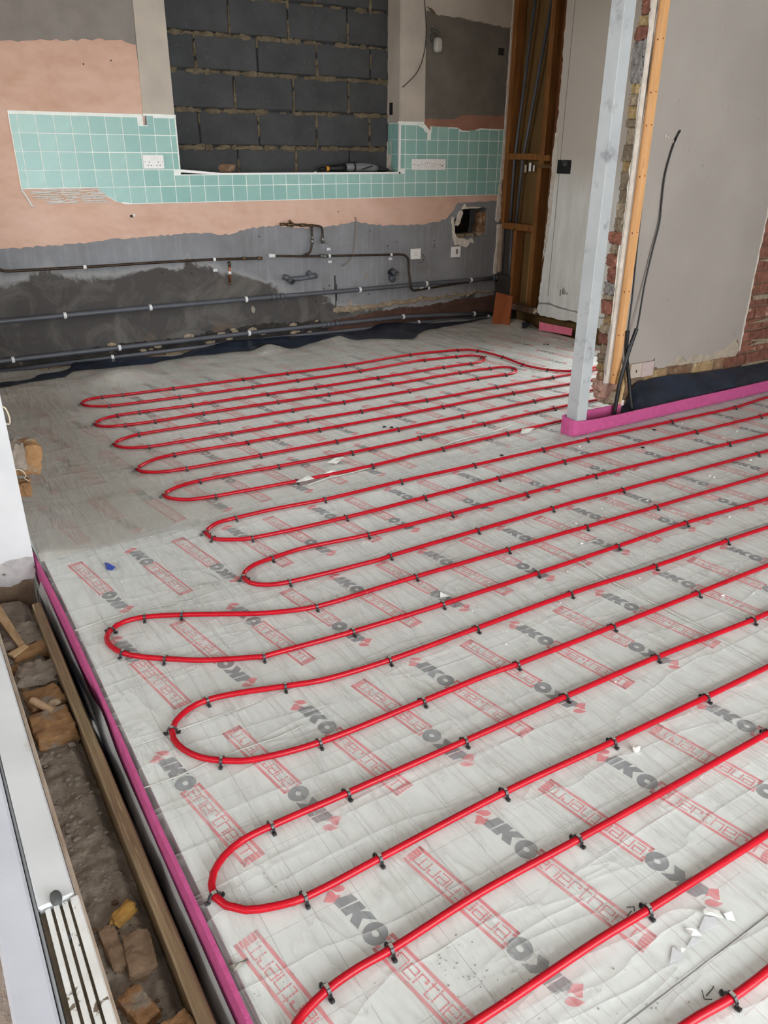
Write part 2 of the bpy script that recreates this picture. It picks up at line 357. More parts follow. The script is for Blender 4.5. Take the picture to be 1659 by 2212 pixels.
# small fixing holes, scratches, plugs in the plaster
dh = MB()
for x, z in [(1.62,.84),(2.63,.84),(2.81,.71),(.46,1.95),(.83,.62),(3.30,.73),(3.30,.70),(3.30,.68),(.64,1.98),(.35,.60),(1.05,.60),(2.9,.74),(2.62,.32),(2.1,.30),(2.33,1.0),(.64,1.56),(2.18,.40),(2.23,.42)]:
    dh.lathe([(.005, 0), (.005, .0052)], (x, 0, z), (0, -1, 0), 8)
for x, z in [(2.285,.43),(2.30,.36),(2.29,.28)]: dh.box((x-.003, -.0042, z-.07), (x+.003, 0, z+.07), jit=.002)
dh.build('fixing_hole', MATS['dark_void'], wall_back)['kind'] = 'stuff'
chunk('plaster_flake', (.668,-.005,1.023), (.012,.006,.012), 3, m_skim, wall_back); chunk('plaster_nick', (.655,-.004,1.018), (.016,.005,.009), 5, MATS['dark_void'], wall_back)

# blocked-up window: dark concrete blocks in courses, each a part, mortar squeezed out of the joints
BY = .19
courses = [(1.255,1.474,[.86,1.084,1.565,2.058,2.548,3.04]), (1.484,1.722,[.80,1.277,1.752,2.250,2.742,3.2]), (1.732,1.972,[.80,1.08,1.570,2.056,2.546,3.04]), (1.982,2.206,[.80,1.288,1.770,2.264,2.752,3.2]), (2.216,2.452,[.80,1.08,1.562,2.032,2.542,3.04]), (2.462,2.70,[.80,1.28,1.77,2.26,2.75,3.2])]
core = MB().box((.80, BY+.014, 1.2), (3.2, BY+.12, CEIL)).build('blockwork_core', simple('dark_joint_mortar', '3a3835', '2e2c2a', 12, .95, bump=.5), wall_back)
sn = MB()
for ci, (z0, z1, xs) in enumerate(courses):
    for a, b in zip(xs, xs[1:]):
        o = MB().box((a+.006, BY-random.uniform(0, .006), z0+.003), (b-.006, BY+.10, z1-.003), bev=.006).build('concrete_block', m_block, wall_back)
    x = .9
    while x < 3.0:
        w = random.uniform(.02, .07)
        if random.random() < .72:
            v, f = lump((w, .008+.008*random.random(), random.uniform(.006, .020)), ci*60+int(x*30), 2, .6)
            sn.add([Vector((p.x+x, p.y+BY-.002, p.z+z1-.002-.010*random.random())) for p in v], f)
        x += w*1.5
    for a in xs[1:-1]:
        z = z0+.02
        while z < z1:
            w = random.uniform(.02, .05)
            if random.random() < .6:
                v, f = lump((random.uniform(.006, .012), .012, w), ci*90+int(z*60), 2, .5)
                sn.add([Vector((p.x+a, p.y+BY, p.z+z)) for p in v], f)
            z += w*1.8
sn.build('squeezed_mortar', m_snot, wall_back)['kind'] = 'stuff'
v, f = lump((.07, .012, .035), 5, 2, .3); MB().add([Vector((p.x+1.47, p.y+BY, p.z+1.325)) for p in v], f).build('mortar_smear', m_brown, wall_back)
MB().box((WX0, 0, 1.20), (WX1, BY+.02, 1.282)).build('window_board_bed', simple('dusty_dark_sill', '4b4640', '36322e', 12, .9), wall_back)

# tiles: every tile a part; white grout bed behind
gb = MB()
gb.flat([[(-.048,1.206),(.445,1.206),(.50,1.150),(.55,1.118),(.62,1.098),(4.018,1.098),(4.018,1.635),(3.75,1.64),(3.66,1.615),(3.55,1.62),(3.5,1.64),(3.23,1.645),(3.22,1.61),(3.16,1.66),(WX1,1.667),(WX1,WZ0),(WX0,WZ0),(WX0,1.664),(.835,1.664),(.835,1.602),(.80,1.60),(.80,1.664),(-.05,1.665)]], wallY(0), .0078)
gb.build('grout_bed', m_grout, wall_back)
full = MB().box((.0025, -.0095, .0025), (.1075, -.003, .1075), bev=.0012).mesh('tile')
full.materials.append(m_tile)
def tile(x0, x1, z0, z1):
    if x1-x0 < .012 or z1-z0 < .012: return
    if abs(x1-x0-.11) < .002 and abs(z1-z0-.11) < .002:
        o = bpy.data.objects.new('tile', full); COL.objects.link(o); o.parent = wall_back; o.location = (x0, 0, z0)
    else:
        MB().box((x0+.0025, -.0095, z0+.0025), (x1-.0025, -.003, z1-.0025), bev=.0012).build('tile', m_tile, wall_back)
for r in range(5):
    z0 = 1.1+.11*r; z1 = z0+.11
    for c in range(-1, 37):
        x0 = c*.11; x1 = x0+.11
        if c == -1: x0 = -.045
        if c == 36: x1 = 4.012
        if r == 0:
            if c < 4: continue
            if c in (4, 5):
                P = [(.44,1.208),(.548,1.208),(.548,1.125),(.50,1.155)] if c == 4 else [(.552,1.208),(.658,1.208),(.658,1.103),(.60,1.115),(.58,1.108),(.552,1.122)]
                MB().flat([P], wallY(-.003), .0065).build('tile', m_tile, wall_back); continue
            tile(x0, x1, z0, z1); continue
        if r == 1:
            if x1 > WX0 and x0 < WX1:
                tile(x0, x1, z0, WZ0-.004) if not (x0 < WX0 and x1 > WX0+.02) else tile(x0, x1, z0, WZ0-.004)
            else: tile(x0, x1, z0, z1)
            continue
        if x0 >= WX1-.13 and x1 > WX1:
            if x0 < WX1: x0 = WX1+.006
            if r == 4:
                t = z1
                if c in (28,): P = [(3.082,1.542),(3.188,1.542),(3.188,1.595),(3.165,1.600),(3.15,1.625),(3.10,1.645),(3.082,1.65)]; MB().flat([P], wallY(-.003), .0065).build('tile', m_tile, wall_back); continue
                if c >= 29: t = [1.645,1.643,1.635,1.612,1.625,1.632,1.628,1.634][c-29]
                if c == 29: x0 = 3.225
                tile(x0, x1, z0, t)
            else: tile(x0, x1, z0, z1)
        elif x0 < WX0:
            x1 = min(x1, WX0-.004)
            if r == 4 and c == 7:
                P = [(.837,1.662),(.878,1.662),(.878,1.542),(.772,1.542),(.772,1.596),(.837,1.596)]; MB().flat([P], wallY(-.003), .0065).build('tile', m_tile, wall_back); continue
            tile(x0, x1, z0, z1)
# reveal tiles
for j in range(4):
    zz = [(1.292,1.32),(1.32,1.43),(1.43,1.54),(1.54,1.66)][j]
    for y0, y1 in ((.006,.112),(.112,.168)):
        if y1 > .15 and j < 2: continue
        MB().box((WX1-.009, y0+.0018, zz[0]+.0018), (WX1-.002, y1-.0018, zz[1]-.0018), bev=.0015).build('tile', m_tile, wall_back)
MB().box((WX1-.004, 0, 1.288), (WX1+.0, .165, 1.665)).build('grout_bed', m_grout, wall_back)
# white trims of the opening, caulk lines, adhesive ridges
tr = MB().box((WX1-.012, -.014, 1.278), (WX1+.004, .004, 1.667)); tr.box((1.35, -.014, 1.283), (WX1+.004, .012, 1.296)); 
tr.add([(1.035,-.014,1.302),(1.35,-.014,1.283),(1.35,-.014,1.296),(1.035,-.014,1.322),(1.035,.01,1.302),(1.35,.01,1.283),(1.35,.01,1.296),(1.035,.01,1.322)], [(0,1,2,3),(4,7,6,5),(0,4,5,1),(3,2,6,7),(0,3,7,4)])
tr.build('tile_trim', simple('white_trim', 'e6e6e4', None, rough=.4), wall_back)
ck = MB().box((.81, -.013, 1.660), (1.04, 0, 1.672), jit=.002); ck.box((WX1-.02, -.013, 1.662), (3.15, 0, 1.675), jit=.002); ck.box((3.095, -.012, 1.645), (3.15, 0, 1.662), jit=.003)
ck.box((-.05, -.009, 1.662), (.80, 0, 1.668), jit=.001); ck.box((3.222, -.012, 1.60), (3.232, 0, 1.645)); ck.box((.798, -.011, 1.60), (.805, 0, 1.665)); ck.box((WX0-.004, -.012, 1.29), (WX0+.003, .0, 1.664))
ck.build('caulk_line', m_grout, wall_back)
ad = MB()
for i in range(9):
    z = 1.115+.0105*i; x = random.uniform(.0, .12)
    while x < .54-.02*i*.3:
        w = random.uniform(.05, .2)
        ad.tube([(x, -.004, z), (x+w*.5, -.006, z+random.uniform(-.004, .004)), (min(x+w, .56), -.004, z+random.uniform(-.004, .004))], .0036, 5); x += w+random.uniform(.0, .05)
ad.tube([(-.05,-.004,1.21),(-.02,-.006,1.15),(.0,-.005,1.10),(.02,-.004,1.10)], .006, 6)
ad.build('tile_adhesive', simple('pale_adhesive', 'dfe0dc', 'c9ccc6', 30), wall_back)['kind'] = 'stuff'

# left outside wall: white jamb with broken foot, stump bricks behind it
wall_left = MB().box((-1.02, -3.032, -.02), (-.70, 0.28, 1.3)).box((-1.02, -3.032, 2.2), (-.70, .28, CEIL)).box((-1.02, -3.032, 1.3), (-.70, -2.55, 2.2)).box((-1.02, -.55, 1.3), (-.70, .28, 2.2)).build('wall_left', simple('interior_left_plaster', '8f7f72', '7f7066', 3, .9)); struct(wall_left)  # the high gap is an added window opening, out of view, for light
jb = [(-1.02,CEIL),(-.687,CEIL),(-.687,.03)] + jag([(-.687,.03),(-.74,.035),(-.80,.03),(-.87,.04),(-1.02,.035)],.02,.004,31)
MB().flat([jb], wallY(-3.032), .010).build('white_plaster', m_white, wall_left)
MB().flat([[(-1.02,.04)]+[(-.688,.04)] + jag([(-.688,.04),(-.692,-.03),(-.70,-.06),(-.745,-.065),(-.79,-.075),(-.83,-.055),(-1.02,-.06)],.015,.005,32)], wallY(-3.030), .010).build('broken_render', simple('cracked_white_render', 'b5b2b0', '9b9896', 14, .95, bump=.6, bscale=30, c3='6f6a66', s3=18, lo3=.64, hi3=.68), wall_left)
MB().box((-.70, -3.030, -.02), (-.687, -2.6, CEIL)).build('reveal_return', m_white, wall_left)
MB().box((-1.02, -3.03, -.35), (-.705, -2.9, -.07), jit=.008).build('brick_footing', simple('brown_footing', '8b7763', '6d5b4a', 12, .95, bump=.8, bscale=30), wall_left)
wf = MB().box((-1.05, -8.6, -.35), (-.9, -8.45, CEIL)).box((2.5, -8.6, -.35), (4.75, -8.45, CEIL)).box((-.9, -8.6, 2.45), (2.5, -8.45, CEIL)).build('wall_front', m_paint2); struct(wf)  # opening in this unseen wall is assumed, placed to balance the light
canopy = MB().box((-4.75, -10.5, 2.30), (-1.05, -2.75, 2.46)).build('light_blocking_canopy', m_white); struct(canopy)  # added overhang out of view, keeps sky light off threshold and jamb
MB().box((-1.02, -8.5, -.2), (-.69, -6.50, CEIL)).build('wall_left', m_white)['kind'] = 'structure'
MB().box((-1.02, -6.52, 2.25), (-.69, -3.03, CEIL)).build('trim_1', m_white)['kind'] = 'structure'

sky_block = MB().box((-5.6, -16, -.3), (-5.4, -2.7, 2.05)).box((-5.4, -2.75, -.3), (-1.05, -2.65, 2.3)).box((-5.4, -11.2, -.3), (-1.05, -11.0, 1.75)).build('sky_blocking_screen', m_mortar); struct(sky_block)  # added screens out of view, block low sky beside the left opening
# right side of the front room, behind the frame's edge
wr = MB().box((4.6, -8.6, -.3), (4.75, -2.8, CEIL)).build('wall_right', m_paint2); struct(wr)
# inner brick wall: hanging core, plaster face, broken end, bare bricks
wm = MB().box((2.53, -2.862, .16), (4.62, -2.795, CEIL)).build('wall_inner', simple('brown_joint_mortar', '86705e', '6b5748', 18, .95, bump=.8, bscale=50)); struct(wm)
MB().flat([[(2.512,.21),(2.6,.22),(2.66,.235),(2.70,.31),(2.90,.305),(2.917,.323),(2.925,.27)] + jag([(2.925,.265),(2.954,.252),(3.037,.256),(3.077,.266),(3.125,.297),(3.178,.294),(3.222,.256),(3.267,.286),(3.309,.296),(3.366,.286),(3.405,.275),(3.471,.282),(3.539,.289),(3.604,.306),(3.65,.33),(3.69,.345),(3.71,.34)],.02,.004,41) + [(3.735,.30)] + jag([(3.742,.255),(3.738,.5),(3.745,.8),(3.752,1.1),(3.75,1.6),(3.75,CEIL)],.05,.004,42) + [(2.555,CEIL)] + jag([(2.548,2.4),(2.54,2.08),(2.535,2.0),(2.555,1.82),(2.545,1.7),(2.53,1.5),(2.525,1.3),(2.515,1.06),(2.512,.7),(2.50,.35),(2.512,.21)],.04,.004,43)], wallY(-2.866), .014).build('plaster', m_paint2, wm)
MB().flat([[(2.93,.30)]+jag([(2.96,.246),(3.092,.249),(3.248,.239),(3.406,.237),(3.591,.239),(3.72,.227),(3.745,.26)],.02,.004,44) + [(3.74,.36),(3.6,.345),(2.95,.32)]], wallY(-2.866), .009).build('cream_plaster_edge', simple('cream_plaster', 'b3a695', '9d907f', 16, .9, bump=.4, bscale=40), wm)
MB().flat([jag([(3.738,.27),(3.736,.5),(3.742,.8),(3.748,1.1),(3.746,1.6),(3.746,CEIL)],.04,.002,46)+jag([(3.758,CEIL),(3.758,1.6),(3.760,1.1),(3.752,.8),(3.750,.5),(3.752,.26)],.03,.005,47)], wallY(-2.866), .0165).build('plaster_edge', m_skim, wm)
edge = MB().flat([jag([(-2.88,.22),(-2.862,.22),(-2.860,.8),(-2.862,1.4),(-2.858,2.0),(-2.86,CEIL)],.04,.006,45) + [(-2.88,CEIL)]], lambda u, v, h: (2.532-h-.018*nz(v*9, u*9), u, v), .022).build('plaster_edge', m_skim, wm)
kinds = {}
mm = {'pk': simple('pink_brick', 'a58374', '8c6a5c', 18, .95, bump=.6), 'br': m_brown, 'by': simple('yellow_mortar', 'a8916a', '8c744c', 16, .95, bump=.7), 'bu': m_mortar, 'rd': m_brick, 'gm': m_aer, 'gb': simple('grey_buff_mortar', '8a7b67', '65594a', 12, .95, bump=.8, c3='a89a82', s3=17), 'ae': m_aer}
# (bottom, top, kind): the broken wall end from the foot upwards, brick by brick
ENDP = [(.165,.225,'pk'),(.23,.275,'br'),(.28,.325,'by'),(.33,.375,'gb'),(.385,.43,'bu'),(.44,.495,'rd'),(.50,.545,'bu'),(.55,.605,'by'),(.61,.68,'rd'),(.69,.715,'bu'),(.72,.78,'gm'),(.785,.86,'rd'),(.865,.93,'rd'),(.935,.985,'bu'),(.99,1.05,'rd'),(1.055,1.12,'gb'),(1.125,1.20,'bu'),(1.205,1.26,'gb'),(1.265,1.35,'gb'),(1.355,1.40,'by'),(1.405,1.48,'gb'),(1.485,1.56,'bu'),(1.565,1.60,'gb'),(1.605,1.66,'by'),(1.665,1.715,'bu'),(1.72,1.765,'by'),(1.77,1.945,'ae'),(1.95,2.01,'rd'),(2.015,2.06,'by'),(2.065,2.14,'rd'),(2.145,2.20,'by'),(2.205,2.28,'rd'),(2.285,2.35,'by'),(2.355,2.43,'rd'),(2.435,2.5,'by'),(2.505,2.58,'rd'),(2.585,2.70,'gb')]
for i, (z0_, z1_, k) in enumerate(ENDP):
    dx = random.uniform(-.010, .008)+(.012 if k in ('bu', 'gb', 'by') else 0); y1 = -2.782+random.uniform(-.022, .006)
    v, f = lump((.075, (y1+2.866)/2*1.04, (z1_-z0_)/2*1.14), i+3, 4, .12, 1.0, .86)
    vs = []
    for p in v:
        d = .009*nz(p.y*24+i*7, p.z*24, i, 1)+.003*nz(p.y*80, p.z*80, i, 1)
        vs.append(Vector((p.x+2.580+dx+(d if p.x < 0 else 0), p.y+(y1-2.866)/2+.001+d*.4, p.z+(z0_+z1_)/2+.25*d)))
    MB().add(vs, f).build('mortar_lump' if k in ('bu', 'gb', 'by') else 'brick', mm[k], wm)
for i in range(16):
    zz = .165+.0755*i; off = .1125 if i % 2 else 0
    for j in range(5):
        a = 3.62+off+.225*j; b = a+.212
        if b > 4.6: continue
        if i >= 2 and b < 3.73: continue
        o = MB().box((max(a, 3.70 if i > 1 else a), -2.869-random.uniform(0, .007), zz+.003), (b, -2.80, zz+.070), jit=.005, bev=.004).build('brick', m_brick, wm)
for j in range(4):
    MB().box((2.86+.225*j, -2.868-random.uniform(0, .004), .165), (3.06+.225*j, -2.80, .238), jit=.005, bev=.004).build('brick', m_brown if j % 2 else m_buff, wm)
for i, (x, z, sx, sz, m) in enumerate([(2.56,.145,.055,.04,mm['pk']),(2.60,.115,.05,.04,m_mortar),(2.66,.13,.04,.055,m_buff),(2.63,.09,.03,.03,m_mortar),(2.72,.14,.03,.06,m_brown)]):
    chunk('broken_brick', (x, -2.83, z), (sx, .04, sz), i+60, m, wm, sub=3)
MB().box((2.80, -2.86, -.1), (4.62, -2.79, .168), jit=.004).build('footing', m_brown, wm)
bz = MB()
for i in range(14):
    zz = .15+.075*random.randint(0, 20); v, f = lump((.02, .012, .02), i+200, 1, .6)
    bz.add([Vector((p.x+3.76+random.random()*.5, p.y-2.872, p.z+zz)) for p in v], f)
bz.build('mortar_bits', m_mortar, wm)['kind'] = 'stuff'

# stud wall at the far right: studs, noggings, boards between, painted panel
ws = MB().box((4.14, -1.75, -0.2), (4.19, .02, CEIL)).build('wall_far_right', m_board); struct(ws)
def part(name, a, b, mat, parent, jit=0.0, bev=.003): return MB().box(a, b, jit=jit, bev=bev).build(name, mat, parent)
SX = 4.035
part('stud', (SX, -.065, .86), (SX+.10, -.015, CEIL), m_stud, ws)
part('stud', (SX, -.528, 1.36), (SX+.10, -.472, CEIL), m_stud, ws)
part('stud', (SX+.004, -.505, .16), (SX+.10, -.455, 1.33), m_stud, ws)
part('stud', (SX, -.250, .12), (SX+.10, -.205, .82), m_stud, ws)
part('stud', (SX+.02, -.66, .13), (SX+.10, -.60, CEIL), m_studd, ws)
part('nogging', (SX, -.475, 1.392), (SX+.10, -.06, 1.443), m_stud, ws)
part('nogging', (SX, -.60, 1.385), (SX+.09, -.53, 1.432), m_stud, ws)
part('nogging', (SX, -.46, .808), (SX+.10, -.04, .866), m_stud, ws)
part('sole_plate', (SX, -.61, .105), (SX+.10, -.25, .158), simple('dusty_timber', '7d6353', '65503f', 8, .9), ws)
part('board', (SX+.085, -.472, .16), (SX+.10, -.35, .81), m_ply, ws)
part('board', (SX+.06, -.15, .12), (SX+.10, -.03, .80), simple('dark_grey_board', '4d453e', '3e3731', 5, .9), ws)
part('post', (SX, -.045, .42), (SX+.03, -.0, .85), simple('dusty_pale_stud', '9d8a7a', '857262', 5, .9), ws)
part('pier', (4.03, -.22, -.1), (4.13, .03, .40), simple('black_old_brick', '2c2623', '3b322c', 12, .95, bump=.5), ws)
part('wall_tie', (SX+.07, -.30, 1.30), (SX+.075, -.27, 1.37), MATS['white_trim'], ws); part('wall_tie', (SX+.07, -.345, 1.30), (SX+.075, -.325, 1.35), MATS['white_trim'], ws); part('wall_tie', (SX+.07, -.24, 1.29), (SX+.075, -.215, 1.35), m_skim, ws)
pe = [(-1.75,.128),(-1.75,CEIL),(-.655,CEIL)] + jag([(-.66,2.4),(-.672,2.0),(-.675,1.75),(-.66,1.5),(-.645,1.42),(-.66,1.3),(-.648,1.1),(-.66,.95),(-.665,.7),(-.645,.45),(-.63,.2),(-.618,.14)],.03,.006,51) + jag([(-.69,.118),(-.85,.122),(-1.16,.128),(-1.75,.128)],.03,.008,52)
def panel_mat():
    n = NT('dirty_white_panel'); z = n.xyz()
    c = n.mix(n.ramp(n.noise(5, 5, .65, n.coord((1, 3, .6))), .35, .75), lin('e0e1dd'), lin('cccbc5'))
    c = n.mix(n.ramp(n.math('ADD', z[2], n.math('MULTIPLY', n.noise(2, 3), .3)), 1.25, 1.6), c, lin('c2bab0'))
    c = n.mix(n.ramp(n.noise(34, 3, .7, n.coord((1, 1, .4))), .70, .75), c, lin('6f6c66'))
    n.bump(n.noise(40, 4), .12, .01); return n.fin(c, .75)
m_panel = panel_mat()
pan = MB().flat([pe], wallX(4.035), .013).build('painted_panel', m_panel, ws)
MB().flat([jag([(-1.75,.215),(-.95,.222),(-.84,.235),(-.76,.245),(-.70,.232),(-.64,.225)],.03,.005,53)+[(-.64,.208),(-.72,.222),(-.80,.225),(-.9,.212),(-1.75,.205)]], wallX(4.022), .004).build('skirting_scar', simple('grey_scar', '8d8b88', None), ws)
MB().box((4.018, -.752, .30), (4.022, -.748, CEIL)).build('panel_seam', simple('seam_grey', '9a988f', None), ws)
MB().flat([jag([(-.645,.6),(-.66,1.0),(-.66,1.4),(-.66,1.6),(-.70,1.6),(-.71,1.4),(-.70,1.1),(-.69,.85),(-.645,.6)],.03,.007,54)[:-1]], wallX(4.022), .006).build('torn_plaster', m_skim, ws)
hm = MB()
for y, z, h, a in [(-.90,.345,.05,.1),(-.94,.365,.06,.15),(-.925,.36,.045,.2),(-.955,.355,.035,-.2),(-.98,.35,.02,-.5)]:
    hm.box((4.0185, y-.005, z-h/2), (4.022, y+.005, z+h/2), jit=.002)
hm.build('dirty_hand_mark', simple('grey_smudge', '87857f', None), ws)
sp = MB().tube([(4.03, -.60, .155), (4.0, -.63, .14), (3.97, -.64, .138)], [.02, .018, .008], 6).build('splintered_batten', simple('pale_splinter', 'b9a894', None), ws)
# far opening on the right beyond the panel, and the wall beyond it towards the brick wall
part('jamb', (4.03, -1.80, -.05), (4.2, -1.75, CEIL), m_paint, ws); part('lintel', (4.03, -2.80, 2.25), (4.2, -1.80, CEIL), m_paint, ws)
part('far_jamb', (4.03, -2.80, -.05), (4.2, -2.6, CEIL), m_paint, ws)

